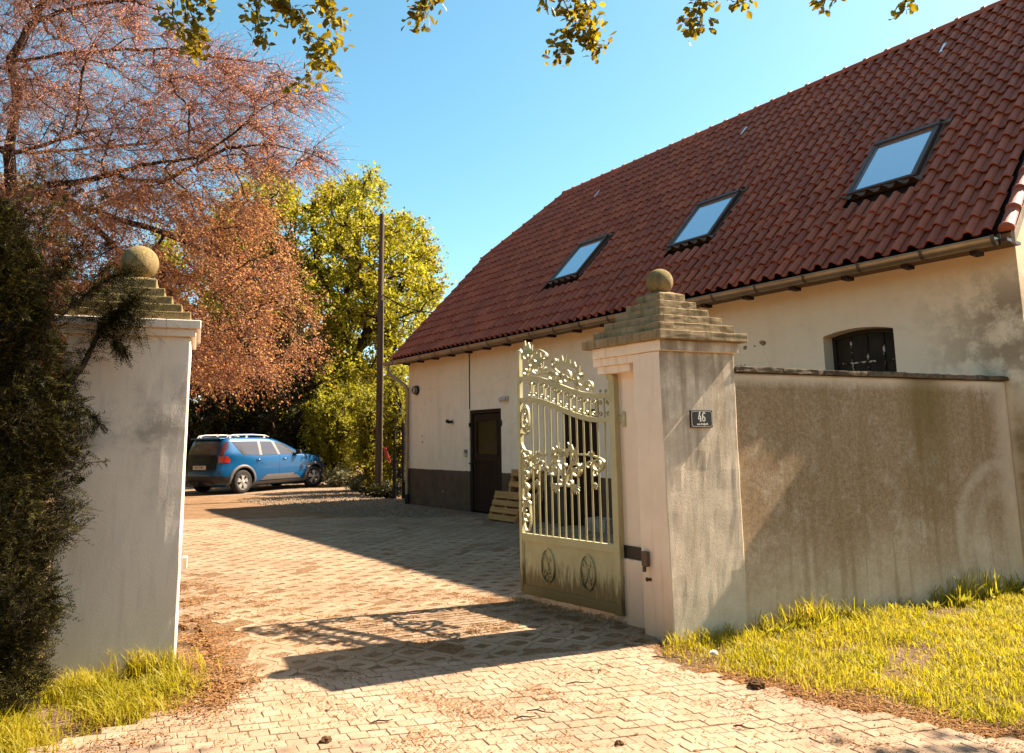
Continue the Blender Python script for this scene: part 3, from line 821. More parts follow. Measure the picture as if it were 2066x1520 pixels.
b = MB(); frust(b, rect(-.0, .69, 0, .275), rect(-.02, .705, 0, .275), -.15, 2.10)
o = b.build('shaft', [M['smooth'], M['rough']], rp, bevel=.012)
paint_faces(o, lambda n, c: 1 if n.y < -.6 or n.x > .6 else 0); weather(o, 14, .005, 4)
b = MB(); frust(b, rect(.06, .66, .275, .335), rect(.05, .67, .275, .335), -.15, 2.05); frust(b, rect(.135, .64, .335, .68), rect(.125, .65, .335, .68), -.15, 2.02)
b.prism(rect(.110, .3, .3352, .70), -.15, .50)
b.build('rear_pier', [M['smooth']], rp, bevel=.008)
b = MB(); b.prism(rect(-.035, .72, -.03, .70), 2.10, 2.182)
o = b.build('cornice', [M['smooth'], M['rough']], rp, bevel=.006); paint_faces(o, lambda n, c: 1 if n.y < -.6 or n.x > .6 else 0); weather(o, 9, .003, 7)
b = MB(); b.prism(rect(-.012, .2, .276, .72), 2.035, 2.10); b.prism(rect(.012, .2, .336, .70), 1.975, 2.035); b.build('moulding', M['smooth'], rp, bevel=.004)
def cap(parent, cx, cy, halves, z, hz, k, name='cap_step', mat='stone'):
    for i, h in enumerate(halves):
        b = MB(); hh = h + rnd.uniform(-.003, .003)
        pl = [(cx - hh, cy - hh), (cx + hh, cy - hh), (cx + hh, cy + hh), (cx - hh, cy + hh)]
        pl = [(x + k * y, y) for x, y in pl]
        b.prism(pl, z[i], z[i] + hz[i])
        if i == len(halves) - 1:
            q = [(cx + k * cy + (p[0] - cx - k * cy) * .35, cy + (p[1] - cy) * .35) for p in pl]
            frust(b, pl, q, z[i] + hz[i], z[i] + hz[i] + .035)
        o = weather(b.build(name, M[mat], parent, bevel=.009), 9, .0045, 9)
z = 2.182; zs = []; hz = [.071, .069, .069, .069, .070, .070]
for h in hz: zs.append(z); z += h
cap(rp, .347, .347, [.425, .360, .300, .240, .182, .128], zs, hz, KS)
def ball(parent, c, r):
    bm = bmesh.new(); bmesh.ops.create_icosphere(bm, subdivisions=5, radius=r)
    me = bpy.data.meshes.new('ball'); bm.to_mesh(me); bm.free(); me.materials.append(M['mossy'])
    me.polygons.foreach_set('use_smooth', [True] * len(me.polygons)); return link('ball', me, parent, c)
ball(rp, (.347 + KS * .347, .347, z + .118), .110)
b = MB(); b.box(-.062, -.030, .175, .225, .50, .61); b.box(-.068, -.04, .20, .214, .46, .50)
b.v = [(x + KS * y + .012, y, zz) for x, y, zz in b.v]; b.build('latch_box', M['zinc_dark'], rp, bevel=.004)
b = MB(); b.box(.118, .2, .345, .66, .503, .60); b.v = [(x + KS * y, y, zz) for x, y, zz in b.v]; b.build('dark_gap', M['plastic_black'], rp)
b = MB(); b.tube([(-.055, .19, .405), (-.03, .19, .405)], .012, 8); b.tube([(-.055, .225, .40), (-.03, .225, .40)], .016, 8); b.build('bolt', M['rust'], rp)

gw = thing('garden_wall', 'stained brown roughcast garden wall running from number pillar to the house', 'wall', PR0, PA)
b = MB(); b.box(.66, 4.16, .035, .28, -.2, 1.955)
b.v = [(x + (.0 if x < 2 else (-.0 if zz > 1 else 0) + .45 * (y - .035) * 0), y, zz) for x, y, zz in b.v]
b.build('wall_body', M['gwall'], gw, bevel=.02)
x = .705; widths = [.50, .47, .52, .49, .50, .48, .51]
for k, wd in enumerate(widths):
    x1 = min(x + wd, 4.18)
    b = MB(); b.box(x + .003, x1 - .003, -.005 + rnd.uniform(-.006, .006), .315, 1.957, 1.998 + rnd.uniform(-.003, .006))
    weather(b.build('coping_slab', M['coping'], gw, bevel=.008), 6, .007, 12); x = x1

sg = thing('house_number_sign', 'black enamel number plate lettered 46 on grainy gate pillar', 'sign', PR0 + Vector((math.cos(PA), math.sin(PA), 0)) * .338 + Vector((0, 0, 1.586)), PA)
enamel = simple('black_enamel', (.018, .014, .010), .22, 0, .5, .2, 6); white = simple('white_enamel', (.78, .70, .58), .3, 0, .4, .05)
b = MB(); b.box(-.105, .105, -.016, -.002, -.066, .066); b.build('plate', enamel, sg, bevel=.003)
b = MB(); cx_, cz_ = .096, .057; ch = .013; tk = .0028
loop = [(-cx_ + ch, -cz_), (cx_ - ch, -cz_), (cx_, -cz_ + ch), (cx_, cz_ - ch), (cx_ - ch, cz_), (-cx_ + ch, cz_), (-cx_, cz_ - ch), (-cx_, -cz_ + ch), (-cx_ + ch, -cz_)]
for p, q in zip(loop, loop[1:]): b.strap([p, q], -.0185, -.0155, tk)
b.build('border', white, sg, fix=False)
for sx in (-1, 1):
    for sz in (-1, 1):
        b = MB(); b.tube([(sx * .099, -.012, sz * .060), (sx * .099, -.020, sz * .060)], .004, 8); b.build('screw', M['zinc'], sg)
# 46 in a fat condensed face, drawn as outlines
f4 = MB()
def outl(poly, ox, oz, s): f4.slab_xz([(ox + p[0] * s, oz + p[1] * s) for p in poly], -.0190, -.0155)
f4.strap([(-.020, .052), (-.018, .045), (-.034, .002)], -.0190, -.0155, [.016, .013, .006]); f4.strap([(-.036, .000), (-.003, .000)], -.0190, -.0155, .007)
f4.strap([(-.014, .024), (-.014, -.012)], -.0191, -.0156, .011); f4.strap([(-.022, -.017), (-.006, -.017)], -.0191, -.0156, .008); f4.strap([(-.014, -.01), (-.014, -.0175)], -.0192, -.0157, .010)
six = []
for k in range(25):
    a = 2 * math.pi * k / 24; six.append((.017 + .0115 * math.cos(a), -.001 + .0165 * math.sin(a)))
th6 = [.0062 + .0035 * abs(math.cos(2 * math.pi * k / 24)) for k in range(25)]
f4.strap(six, -.0190, -.0155, th6)
f4.strap([(.007, -.001), (.0065, .016), (.009, .034), (.016, .047), (.024, .049), (.029, .043), (.028, .038)], -.0191, -.0156, [.010, .011, .011, .008, .007, .009, .009])
f4.build('numerals', white, sg, fix=False)
def text(body, size, mat, parent, name, loc, rot, offset=0., sx=1., align='CENTER', ext=.0008):
    cu = bpy.data.curves.new('t', 'FONT'); cu.body = body; cu.size = size; cu.align_x = align; cu.align_y = 'CENTER'; cu.extrude = ext; cu.offset = offset
    cu.resolution_u = 3
    to = bpy.data.objects.new('t', cu); COL.objects.link(to)
    dg = bpy.context.evaluated_depsgraph_get(); me = bpy.data.meshes.new_from_object(to.evaluated_get(dg))
    bpy.data.objects.remove(to); me.materials.clear(); me.materials.append(mat)
    return link(name, me, parent, loc, rot, (sx, 1, 1))
text('zum Breijpott', .019, white, sg, 'lettering', (.003, -.0175, -.039), (R(90), 0, 0), .0008, .98)

LA = R(20.2); KL = -.042; PL0 = Vector((-2.143, 4.971, 0))
lp = thing('gate_pillar', 'pale grey rendered gate pillar half hidden by the yew', 'pillar', PL0, LA, 'gate pillars')
b = MB(); frust(b, rect(-.75, .0, 0, .72, KL), rect(-.75, .012, 0, .72, KL), -.15, 2.19)
weather(b.build('shaft', M['pale'], lp, bevel=.010), 14, .005, 4)
b = MB(); b.prism(rect(-.79, .045, -.035, .755, KL), 2.19, 2.243); b.prism(rect(-.82, .075, -.065, .785, KL), 2.243, 2.302)
b.build('cornice', M['pale'], lp, bevel=.006)
z = 2.302; zs = []; hz = [.062, .062, .066, .066, .075]
for h in hz: zs.append(z); z += h
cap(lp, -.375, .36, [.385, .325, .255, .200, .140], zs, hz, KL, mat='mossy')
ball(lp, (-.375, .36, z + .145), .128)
b = MB(); b.box(.012, .045, .10, .19, .60, .68); b.build('latch_plate', M['plastic_white'], lp, bevel=.004)


# ------------------------------------------------------------------ the open gate leaf
GA = R(130.5); GL = 1.19
gate = thing('gate', 'ornate olive green metal gate leaf with scrollwork, standing open on the number pillar', 'gate', (.985, 5.905, .0), GA)
def ss(q): q = max(0, min(1, q)); return q * q * (3 - 2 * q)
def zr(t): return 1.800 + .215 * ss((t - .12) / (GL - .24)) ** 1.15
b = MB(); b.box(0, .062, -.03, .03, .06, 1.90)
b.strap([(.031, 1.90), (.031, 1.945), (.040, 1.968), (.060, 1.972), (.073, 1.955), (.070, 1.935)], -.0295, .0295, [.062, .055, .04, .034, .030, .026]); b.build('hinge_stile', M['gate'], gate, bevel=.003)
b = MB(); b.box(GL - .035, GL, -.022, .022, .08, 2.29); b.build('stile', M['gate'], gate, bevel=.003)
N_ = 26
for nm, off, th in (('top_rail', 0, .042), ('lower_rail', -.20, .042)):
    b = MB(); b.strap([(.060 + (GL - .095) * k / N_, zr(.06 + (GL - .095) * k / N_) + off) for k in range(N_ + 1)], -.018, .018, th); b.build(nm, M['gate'], gate)
b = MB(); b.box(.062, GL - .035, -.020, .020, .535, .600); b.build('middle_rail', M['gate'], gate, bevel=.003)
b = MB(); b.box(.062, GL - .035, -.020, .020, .065, .135); b.build('bottom_rail', M['gate'], gate, bevel=.003)
b = MB(); b.box(.062, GL - .035, -.006, .006, .135, .535); b.build('panel', M['gate'], gate)
b = MB()
for (x0, x1, z0, z1) in ((.062, GL - .035, .522, .535), (.062, GL - .035, .135, .148), (.062, .075, .148, .522), (GL - .048, GL - .035, .148, .522)): b.box(x0, x1, .006, .014, z0, z1)
b.build('panel_bead', M['gate'], gate)
NB = 12
for k in range(NB):
    t = .135 + (1.015 - .135) * k / (NB - 1)
    b = MB(); b.tube([(t, 0, .598), (t, 0, zr(t) - .02)], .0085, 8); b.build('bar', M['gate'], gate, auto=40)
def spiral(c, r, a0, turns, dirn, r1=.22, n=14):
    return [(c[0] + r * (1 - (1 - r1) * k / n) * math.cos(a0 + dirn * turns * 2 * math.pi * k / n), c[1] + r * (1 - (1 - r1) * k / n) * math.sin(a0 + dirn * turns * 2 * math.pi * k / n)) for k in range(n + 1)]
def bez(p0, p1, p2, p3, n=10):
    out = []
    for k in range(n + 1):
        q = k / n; a = (1 - q) ** 3; b_ = 3 * q * (1 - q) ** 2; c = 3 * q * q * (1 - q); d_ = q ** 3
        out.append((a * p0[0] + b_ * p1[0] + c * p2[0] + d_ * p3[0], a * p0[1] + b_ * p1[1] + c * p2[1] + d_ * p3[1]))
    return out
def scroll(cA, rA, aA, dA, cB, rB, aB, dB, tA=1.15, tB=1.15, k=.9, th=.011, yw=.013, eye=True, name='scroll'):
    """a stem with a spiral at each end; aX start angle on its circle, dX turning sense when winding inward"""
    A = spiral(cA, rA, aA, tA, dA); B = spiral(cB, rB, aB, tB, dB)
    pa, pb = A[0], B[0]; L = math.dist(pa, pb) * k * .5
    ta = (math.sin(aA) * dA, -math.cos(aA) * dA); tb = (math.sin(aB) * dB, -math.cos(aB) * dB)
    st = bez(pa, (pa[0] + ta[0] * L, pa[1] + ta[1] * L), (pb[0] + tb[0] * L, pb[1] + tb[1] * L), pb)
    path = A[::-1] + st[1:-1] + B; n = len(path)
    b = MB(); b.strap(path, -yw, yw, [th * .82 * (.7 + .6 * math.sin(math.pi * i / (n - 1))) for i in range(n)])
    if eye:
        for c, r in ((cA, rA), (cB, rB)):
            b.lathe([(0, .0), (r * .26, .003), (r * .30, .010), (r * .18, .018), (0, .020)], 8, (0, 0, 0))
            q = len(b.v) - 40
            b.v = b.v[:q] + [(c[0] + v[0], v[2] + .004, c[1] + v[1]) for v in b.v[q:]]
    return b.build(name, M['gate'], gate, smooth=False, auto=45)
def flame(base, tips, th=.007, name='acanthus_leaf', y=.0):
    """spiky leaf plate: base polyline below, pointed tips above"""
    n = len(tips); poly = list(base)
    top = []
    for i in range(n):
        top.append(tips[i])
        if i < n - 1:
            mx = ((tips[i][0] + tips[i + 1][0]) / 2, (tips[i][1] + tips[i + 1][1]) / 2)
            bx = base[-1 - int(round((i + .5) / n * (len(base) - 1)))]
            top.append((mx[0] * .45 + bx[0] * .55, mx[1] * .45 + bx[1] * .55))
    poly += top
    b = MB(); n2 = len(poly); 
    vs = [(p[0], y - th, p[1]) for p in poly] + [(p[0], y + th, p[1]) for p in poly]
    fs = [tuple(range(n2)), tuple(range(2 * n2 - 1, n2 - 1, -1))] + [((k + 1) % n2, k, n2 + k, n2 + (k + 1) % n2) for k in range(n2)]
    b.add(vs, fs); return b.build(name, M['gate'], gate)
def palmette(c, r, a0, spread=2.6, n=7, name='acanthus_leaf', y=.012):
    b = MB(); poly = []
    for k in range(2 * n + 1):
        a = a0 - spread / 2 + spread * k / (2 * n); rr = r if k % 2 else r * .58
        poly.append((c[0] + rr * math.cos(a), c[1] + rr * math.sin(a)))
    poly.append((c[0] - .25 * r * math.cos(a0), c[1] - .25 * r * math.sin(a0)))
    n2 = len(poly); ctr = len(poly)
    vs = [(p[0], y - .004, p[1]) for p in poly] + [(p[0], y + .002, p[1]) for p in poly] + [(c[0], y + .016, c[1])]
    fs = [tuple(range(n2))] + [(n2 + k, n2 + (k + 1) % n2, 2 * n2) for k in range(n2)] + [((k + 1) % n2, k, n2 + k, n2 + (k + 1) % n2) for k in range(n2)]
    b.add(vs, fs); return b.build(name, M['gate'], gate)
# band of small scrolls between the two curved rails
for k in range(14):
    t = .10 + (1.115 - .10) * k / 13; zt = zr(t); sgn = 1 if k % 2 else -1
    cA = (t + sgn * .004, zt - .058); cB = (t + sgn * .004, zt - .144)
    if k < 13:
        scroll(cA, .026, math.pi / 2 - sgn * math.pi / 2, sgn, cB, .026, math.pi / 2 - sgn * math.pi / 2, -sgn, 1.05, 1.05, .8, .008, .010)
# crest above the top rail
Z = zr
scroll((1.070, 2.225), .062, math.pi, -1, (1.085, 2.085), .048, math.pi * .9, 1, 1.2, 1.1, .9, .014)
scroll((.925, 2.100), .070, 0.1, 1, (.740, 2.020), .050, math.pi * 1.2, 1, 1.2, 1.2, 1.0, .015)
scroll((.985, 2.160), .060, .2, -1, (.830, 2.195), .035, 2.2, 1, .9, 1.0, 1.0, .013)
scroll((.560, 1.985), .078, math.pi * .05, 1, (.660, 1.945), .045, 0.2, -1, 1.25, 1.1, 1.2, .014)
scroll((.700, 2.135), .030, 1.2, 1, (.440, 1.965), .055, 2.6, -1, 1.0, 1.2, 1.0, .014)
scroll((.300, 1.885), .058, .4, 1, (.420, 1.905), .032, .2, -1, 1.3, 1.1, 1.0, .013)
flame([(1.125, 2.16), (1.10, 2.25), (1.02, 2.30), (.94, 2.235), (.875, 2.165), (.855, 2.10)][::-1] and [(.850, 2.10), (.885, 2.17), (.950, 2.205), (1.01, 2.25), (1.085, 2.285), (1.14, 2.20)], [(1.150, 2.300), (1.085, 2.375), (1.035, 2.350), (.985, 2.325), (.935, 2.270), (.885, 2.255), (.838, 2.20)])
flame([(.405, 1.985), (.45, 2.055), (.53, 2.085), (.60, 2.09), (.67, 2.10), (.72, 2.07)], [(.725, 2.155), (.655, 2.160), (.605, 2.185), (.550, 2.185), (.505, 2.140), (.455, 2.115), (.395, 2.075)])
palmette((.905, 2.12), .06, 2.6); palmette((.80, 2.06), .045, 1.4); palmette((.43, 1.915), .05, -.6); palmette((.36, 1.965), .05, 1.3); palmette((1.065, 2.235), .05, 1.57)
for t in (.175, .115):
    b = MB(); b.tube([(t, 0, Z(t) + .018), (t, 0, Z(t) + .03)], .006, 6); b.lathe([(0, -.013), (.011, -.006), (.014, .0), (.011, .008), (0, .013)], 8, (t, 0, Z(t) + .043)); b.build('finial', M['gate'], gate)
# swag across the bars
for s in (1, -1):
    m = lambda t: .605 + s * (t - .605)
    def mx(a): return a if s > 0 else math.pi - a
    scroll((m(.735), 1.175), .075, mx(2.6), -s, (m(.66), 1.075), .040, mx(2.9), s, 1.35, 1.2, 1.3, .016, .016)
    scroll((m(.655), 1.325), .042, mx(-.3), s, (m(.70), 1.255), .050, mx(1.5), -s, 1.1, .8, 1.1, .014, .016)
    scroll((m(.980), 1.235), .060, mx(-1.0), -s, (m(.735), 1.285), .030, mx(1.6), s, 1.3, .7, 1.2, .014, .015)
    scroll((m(.890), 1.225), .034, mx(1.0), s, (m(.955), 1.155), .020, mx(-2.5), s, 1.1, .9, .8, .009, .012)
    flame([(m(.64), 1.285), (m(.68), 1.345), (m(.72), 1.325), (m(.76), 1.27)], [(m(.775), 1.315), (m(.745), 1.375), (m(.70), 1.400), (m(.655), 1.420), (m(.625), 1.365)], y=.008)
    palmette((m(.72), 1.045), .070, -1.57 + s * .5, 3.0, 8); palmette((m(.925), 1.30), .05, 1.57, 2.2); palmette((m(.82), 1.20), .045, -1.2 * s - .3, 2.4); palmette((m(.955), 1.075), .05, -1.57, 2.8)
scroll((.605, 1.215), .025, 0, 1, (.605, 1.135), .022, 0, -1, .9, .9, .9, .010, .016); palmette((.605, 1.31), .05, 1.57)
# scroll column along the free stile
for (za, zb, s) in ((1.700, 1.600, 1), (1.005, .93, 1), (.860, .745, -1)):
    scroll((1.105, za), .045, 0 if s > 0 else math.pi, s, (1.105, zb), .050, 0 if s > 0 else math.pi, -s, 1.25, 1.25, 1.2, .012, .014)
    palmette((1.105, (za + zb) / 2), .04, 3.14 if s > 0 else 0)
def oval(c, a, b_, th=.012):
    b = MB(); b.strap([(c[0] + a * math.cos(2 * math.pi * k / 24), c[1] + b_ * math.sin(2 * math.pi * k / 24)) for k in range(25)], -.012, .012, th); return b.build('scroll', M['gate'], gate, fix=False)
oval((1.10, 1.64), .048, .125); oval((1.10, .745), .048, .125)
scroll((1.10, 1.53), .04, -1.0, -1, (1.07, 1.31), .032, 1.4, 1, .8, 1.2, 1.2, .013)
scroll((1.10, 1.235), .05, 1.2, -1, (1.10, 1.13), .045, -1.2, 1, 1.0, 1.0, 1.1, .012)
scroll((1.115, 1.02), .03, 1.4, 1, (1.08, .87), .03, -1.6, -1, .9, .8, 1.2, .013)
flame([(1.155, 1.05), (1.155, 1.15), (1.155, 1.33)], [(1.12, 1.36), (1.095, 1.29), (1.085, 1.22), (1.10, 1.16), (1.085, 1.09), (1.12, 1.02)], y=.006)
# oval rosettes on the panel
for t in (.835, .365):
    c = (t, .345); ro = MB(); ro.strap([(c[0] + .078 * math.cos(2 * math.pi * k / 28), c[1] + .142 * math.sin(2 * math.pi * k / 28)) for k in range(29)], .006, .026, .012)
    r_o = ro.build('rosette', M['gate'], gate, fix=False)
    for sx in (1, -1):
        for sz in (1, -1):
            pa = spiral((c[0] + sx * .036, c[1] + sz * .056), .026, 0 if sx < 0 else math.pi, 1.2, -sx * sz, .25, 12)
            st = bez((c[0] + sx * .006, c[1]), (c[0] + sx * .006, c[1] + sz * .03), (pa[0][0], pa[0][1] - sz * .02), pa[0], 6)
            b = MB(); b.strap(st[:-1] + pa, .006, .022, .008); b.build('scroll', M['gate'], r_o, fix=False)
            b = MB(); b.strap([(c[0] + sx * .012, c[1] + sz * .03), (c[0] + sx * .04, c[1] + sz * .10), (c[0] + sx * .062, c[1] + sz * .075)], .006, .020, .007); b.build('scroll', M['gate'], r_o, fix=False)
for z in (1.60, .33):
    b = MB(); b.tube([(-.055, -.03, z - .06), (-.055, -.03, z + .06)], .020, 10); b.box(-.05, .001, -.045, -.015, z - .03, z + .03); b.tube([(-.055, -.03, z), (-.12, -.09, z)], .014, 8); b.build('hinge', M['gate'], gate, auto=40)

# ------------------------------------------------------------------ things on and by the house
cage = thing('wall_lamp', 'round caged bulkhead lamp high on house wall beside the downpipe', 'lamp', hw(.42, 0, 2.62), H_ROT)
b = MB(); b.lathe([(0, 0), (.10, 0), (.11, .02), (.10, .045), (.085, .05)], 20); b.v = [(x, -z, y) for x, y, z in b.v]; b.build('base', M['iron'], cage, auto=40)
b = MB(); b.lathe([(.085, .05), (.083, .09), (.06, .125), (.03, .14), (0, .143)], 20); b.v = [(x, -z, y) for x, y, z in b.v]; b.build('glass', simple('opal_glass', (.34, .24, .18), .2, 0, .5), cage, smooth=True)
b = MB()
for k in range(6):
    a = math.pi * k / 6
    b.tube([(math.cos(a) * q * .105, -.04 - .115 * math.cos(math.pi * q / 2), math.sin(a) * q * .105) for q in (-1, -.85, -.5, 0, .5, .85, 1)], .006, 5)
b.tube([(math.cos(2 * math.pi * k / 20) * .088, -.10, math.sin(2 * math.pi * k / 20) * .088) for k in range(21)], .005, 5)
b.build('cage', M['iron'], cage)
cab = MB(); cab.tube([(2.655, -.012, 3.30), (2.66, -.014, 3.0), (2.652, -.013, 2.7), (2.658, -.012, 2.4), (2.65, -.012, 2.08)], .011, 6)
o = cab.build('cable', M['iron'], None, HA, (0, 0, H_ROT)); tag(o, 'thin dark cable running down the wall to the glazed door', 'cable')
sp = thing('spotlight', 'small black spotlight on white wall left of the glazed door', 'spotlight', hw(1.98, 0, 1.84), H_ROT)
b = MB(); b.lathe([(0, 0), (.052, 0), (.052, .012), (0, .014)], 16); b.v = [(x, -z, y) for x, y, z in b.v]; b.build('rose', M['plastic_white'], sp, auto=40)
b = MB(); b.tube([(0, -.012, 0), (0, -.05, .005), (-.015, -.09, -.005)], [.022, .028, .034], 12); b.tube([(-.015, -.085, -.005), (-.045, -.10, .012), (-.075, -.11, .020)], [.034, .040, .040], 12); b.build('head', M['plastic_black'], sp, auto=40)
sn = thing('motion_sensor', 'beige motion sensor on wall right of the glazed door', 'sensor', hw(3.98, 0, 2.235), H_ROT)
b = MB(); b.box(-.03, .045, -.05, -.001, -.05, .045); b.build('housing', M['plastic_white'], sn, bevel=.012)
b = MB(); b.tube([(-.0, -.05, 0), (-.05, -.10, -.01), (-.10, -.13, -.03)], [.040, .048, .044], 12); b.build('eye', M['plastic_white'], sn, auto=40)
swt = thing('light_switch', 'grey two-part switch box on wall beside glazed door handle', 'switch', hw(2.50, 0, 1.18), H_ROT)
b = MB(); b.box(-.045, .045, -.04, -.001, .0, .075); b.build('switch_box', simple('grey_plastic', (.20, .15, .12), .5), swt, bevel=.006)
b = MB(); b.box(-.045, .045, -.045, -.001, -.08, -.004); b.build('socket_box', M['plastic_white'], swt, bevel=.006)
for nm, lab, u0, y0, lean, wd, ht in (('pallet', 'taller wooden pallet leaning against grey plinth beside the glazed door', 4.22, -.34, R(16), .90, .90), ('pallet', 'shorter wooden pallet leaning in front of the taller one', 4.12, -.60, R(22), .85, .52)):
    pal = thing(nm, lab, 'pallet', hw(u0, y0, .0), H_ROT, 'pallets leaning on the wall')
    Mx = Matrix.Rotation(-lean, 4, 'X')
    def pb(name, x0, x1, ya, yb, z0, z1):
        b = MB(); b.box(x0, x1, ya, yb, z0, z1); b.xf(Mx); return b.build(name, M['pallet'], pal, bevel=.004)
    nbd = 5 if ht > .7 else 4
    for k in range(nbd):
        z0 = .02 + (ht - .12) * k / (nbd - 1); pb('board', .0, wd, -.022, -.001, z0, z0 + .10)
        pb('board', .0, wd, .10, .12, z0, z0 + .10)
    for x in (.0, wd / 2 - .03, wd - .06): pb('stringer', x, x + .06, .0, .099, .01, ht)
    pb('board', -.02, wd + .02, -.02, .11, ht + .001, ht + .03)
st = MB(); st.box(6.40, 6.86, -.30, -.003, -.02, .20); o = st.build('stone_block', M['concrete'], None, HA, (0, 0, H_ROT), bevel=.02); tag(o, 'grey stone block at foot of the wall behind the gate', 'stone')

pole = thing('utility_pole', 'weathered wooden utility pole standing at the far corner of the house', 'pole', gnd(762, 1002))
hp = 7.75; b = MB(); b.tube([(0, 0, -.2), (.02, 0, 2.5), (.03, 0, 5.2), (.055, 0, hp)], [.092, .085, .078, .068], 12); b.build('shaft', M['pole'], pole, auto=40)
b = MB(); b.tube([(.10, -.05, .1), (.11, -.05, 3), (.115, -.05, 5.3)], .022, 8); b.build('conduit', M['zinc'], pole, auto=40)
P0 = gnd(762, 1002) + Vector((.1, -.02, 5.45)); P1 = hw(-.05, 1.3, 4.72)
wire = MB(); wire.tube([P0.lerp(P1, q) + Vector((0, 0, -.9 * q * (1 - q))) for q in [k / 12 for k in range(13)]], .016, 5)
o = wire.build('overhead_wire', M['iron']); tag(o, 'black overhead wire sagging from utility pole to the house gable', 'wire')

ig = thing('iron_gate', 'tall narrow black iron garden gate beyond the downpipe', 'garden gate', gnd(797, 1006), R(-25))
for x in (0, .24):
    b = MB(); b.box(x - .03 + (0 if x else -.03), x + .03, -.03, .03, 0, 1.05 if x == 0 else 1.9); b.build('post', M['iron'], ig)
b = MB(); b.tube([(-.02, 0, 1.0), (.0, 0, 1.9)], .02, 8); b.build('post', M['iron'], ig)
for z in (.25, .52, .92, 1.35, 1.75):
    b = MB(); b.box(.0, .24, -.012, .012, z, z + .03); b.build('rail', M['iron'], ig)
for x in (.08, .16):
    b = MB(); b.tube([(x, 0, .1), (x, 0, .95)], .01, 6); b.build('bar', M['iron'], ig)
b = MB(); b.box(.26, .48, -.02, .02, .0, .42); b.build('kick_panel', M['iron'], ig)
b = MB(); b.tube([(.24, 0, 1.9), (.15, 0, 2.25), (.0, 0, 2.45), (-.12, 0, 2.3)], .014, 6); b.tube([(-.0, 0, 1.9), (.05, 0, 2.2), (.2, 0, 2.4)], .012, 6); b.build('arch', M['iron'], ig)
rc = MB(); base = at_y(778, 920, 19.6)
pts = [(-.05, .22), (.0, .24), (.05, .12), (.09, -.02), (.14, -.16), (.10, -.20), (.04, -.10), (-.01, .0), (-.04, .1)]
n = len(pts); vs = [(p[0], .02 * math.sin(i * 2.1) - .012, p[1]) for i, p in enumerate(pts)] + [(p[0], .02 * math.sin(i * 2.1) + .012, p[1]) for i, p in enumerate(pts)]
rc.add(vs, [tuple(range(n)), tuple(range(2 * n - 1, n - 1, -1))] + [((k + 1) % n, k, n + k, n + (k + 1) % n) for k in range(n)])
rcl = simple('red_cloth', (.62, .09, .07), .8); o = rc.build('red_flag', rcl, None, base); tag(o, 'small limp red flag hanging beside the utility pole', 'flag')
b = MB(); b.tube([(-.05, 0, .26), (-.06, 0, -.95)], .012, 6); o2 = b.build('flag_stick', M['iron'], o)

# ------------------------------------------------------------------ plants
def pts_in_poly(poly, n, r):
    P = np.array(poly, float); lo, hi = P.min(0), P.max(0); out = []
    while len(out) < n:
        q = lo + (hi - lo) * r.random((n * 2, 2)); x, y = q[:, 0], q[:, 1]
        ins = np.zeros(len(q), bool); j = len(P) - 1
        for i in range(len(P)):
            c = ((P[i, 1] > y) != (P[j, 1] > y)) & (x < (P[j, 0] - P[i, 0]) * (y - P[i, 1]) / (P[j, 1] - P[i, 1] + 1e-9) + P[i, 0])
            ins ^= c; j = i
        out += list(q[ins])
    return np.array(out[:n])
def unproject(q, Y):
    d0 = np.array(f_); a = np.array(r2); b = np.array(u2)
    d = d0[None] + a[None] * ((q[:, 0:1] - 1000) / 1450) - b[None] * ((q[:, 1:2] - 690) / 1450)
    return np.array([0, 0, EYE])[None] + d * (Y[:, None] / d[:, 1:2])
def grow(paths, targets, r, seg=4, sag=.06, wig=.10):
    """limbs first, then every target is joined to the nearest wood; returns nodes, parents, tips per node"""
    N = []; par = []
    for pth in paths:
        p = [np.array(q, float) for q in pth]; st = -1
        if N:
            D = np.linalg.norm(np.array(N) - p[0], axis=1); st = int(D.argmin())
        last = st
        for k in range(len(p) - 1 if True else 0):
            for q in range(4):
                if k == 0 and q == 0 and st >= 0: continue
                N.append(p[k] + (p[k + 1] - p[k]) * q / 4 + (r.normal(0, .012, 3) * np.linalg.norm(p[k + 1] - p[k]))); par.append(last); last = len(N) - 1
        N.append(p[-1]); par.append(last)
    nbase = len(N); A = np.zeros((len(N) + len(targets) * seg + 8, 3)); A[:len(N)] = N; cnt = len(N); tips = []
    base = A[:nbase].copy()
    d = np.array([np.linalg.norm(base - t, axis=1).min() for t in targets]); order = np.argsort(d)
    for ti in order:
        t = targets[ti]; D = np.linalg.norm(A[:cnt] - t, axis=1); j = int(D.argmin()); a = A[j].copy(); L = D[j]
        if L < .05: tips.append(j); continue
        last = j
        ns = seg if L > .5 else 2
        for k in range(1, ns + 1):
            q = k / ns; p = a + (t - a) * q
            if k < ns: p = p + r.normal(0, wig * L * .5, 3) * math.sin(math.pi * q)
            p[2] += sag * L * math.sin(math.pi * q)
            A[cnt] = p; par.append(last); last = cnt; cnt += 1
        tips.append(last)
    A = A[:cnt]; w = np.zeros(cnt); 
    for t in tips: w[t] += 1
    par = np.array(par)
    for i in range(cnt - 1, -1, -1):
        if par[i] >= 0: w[par[i]] += w[i]
    return A, par, np.maximum(w, 1), tips
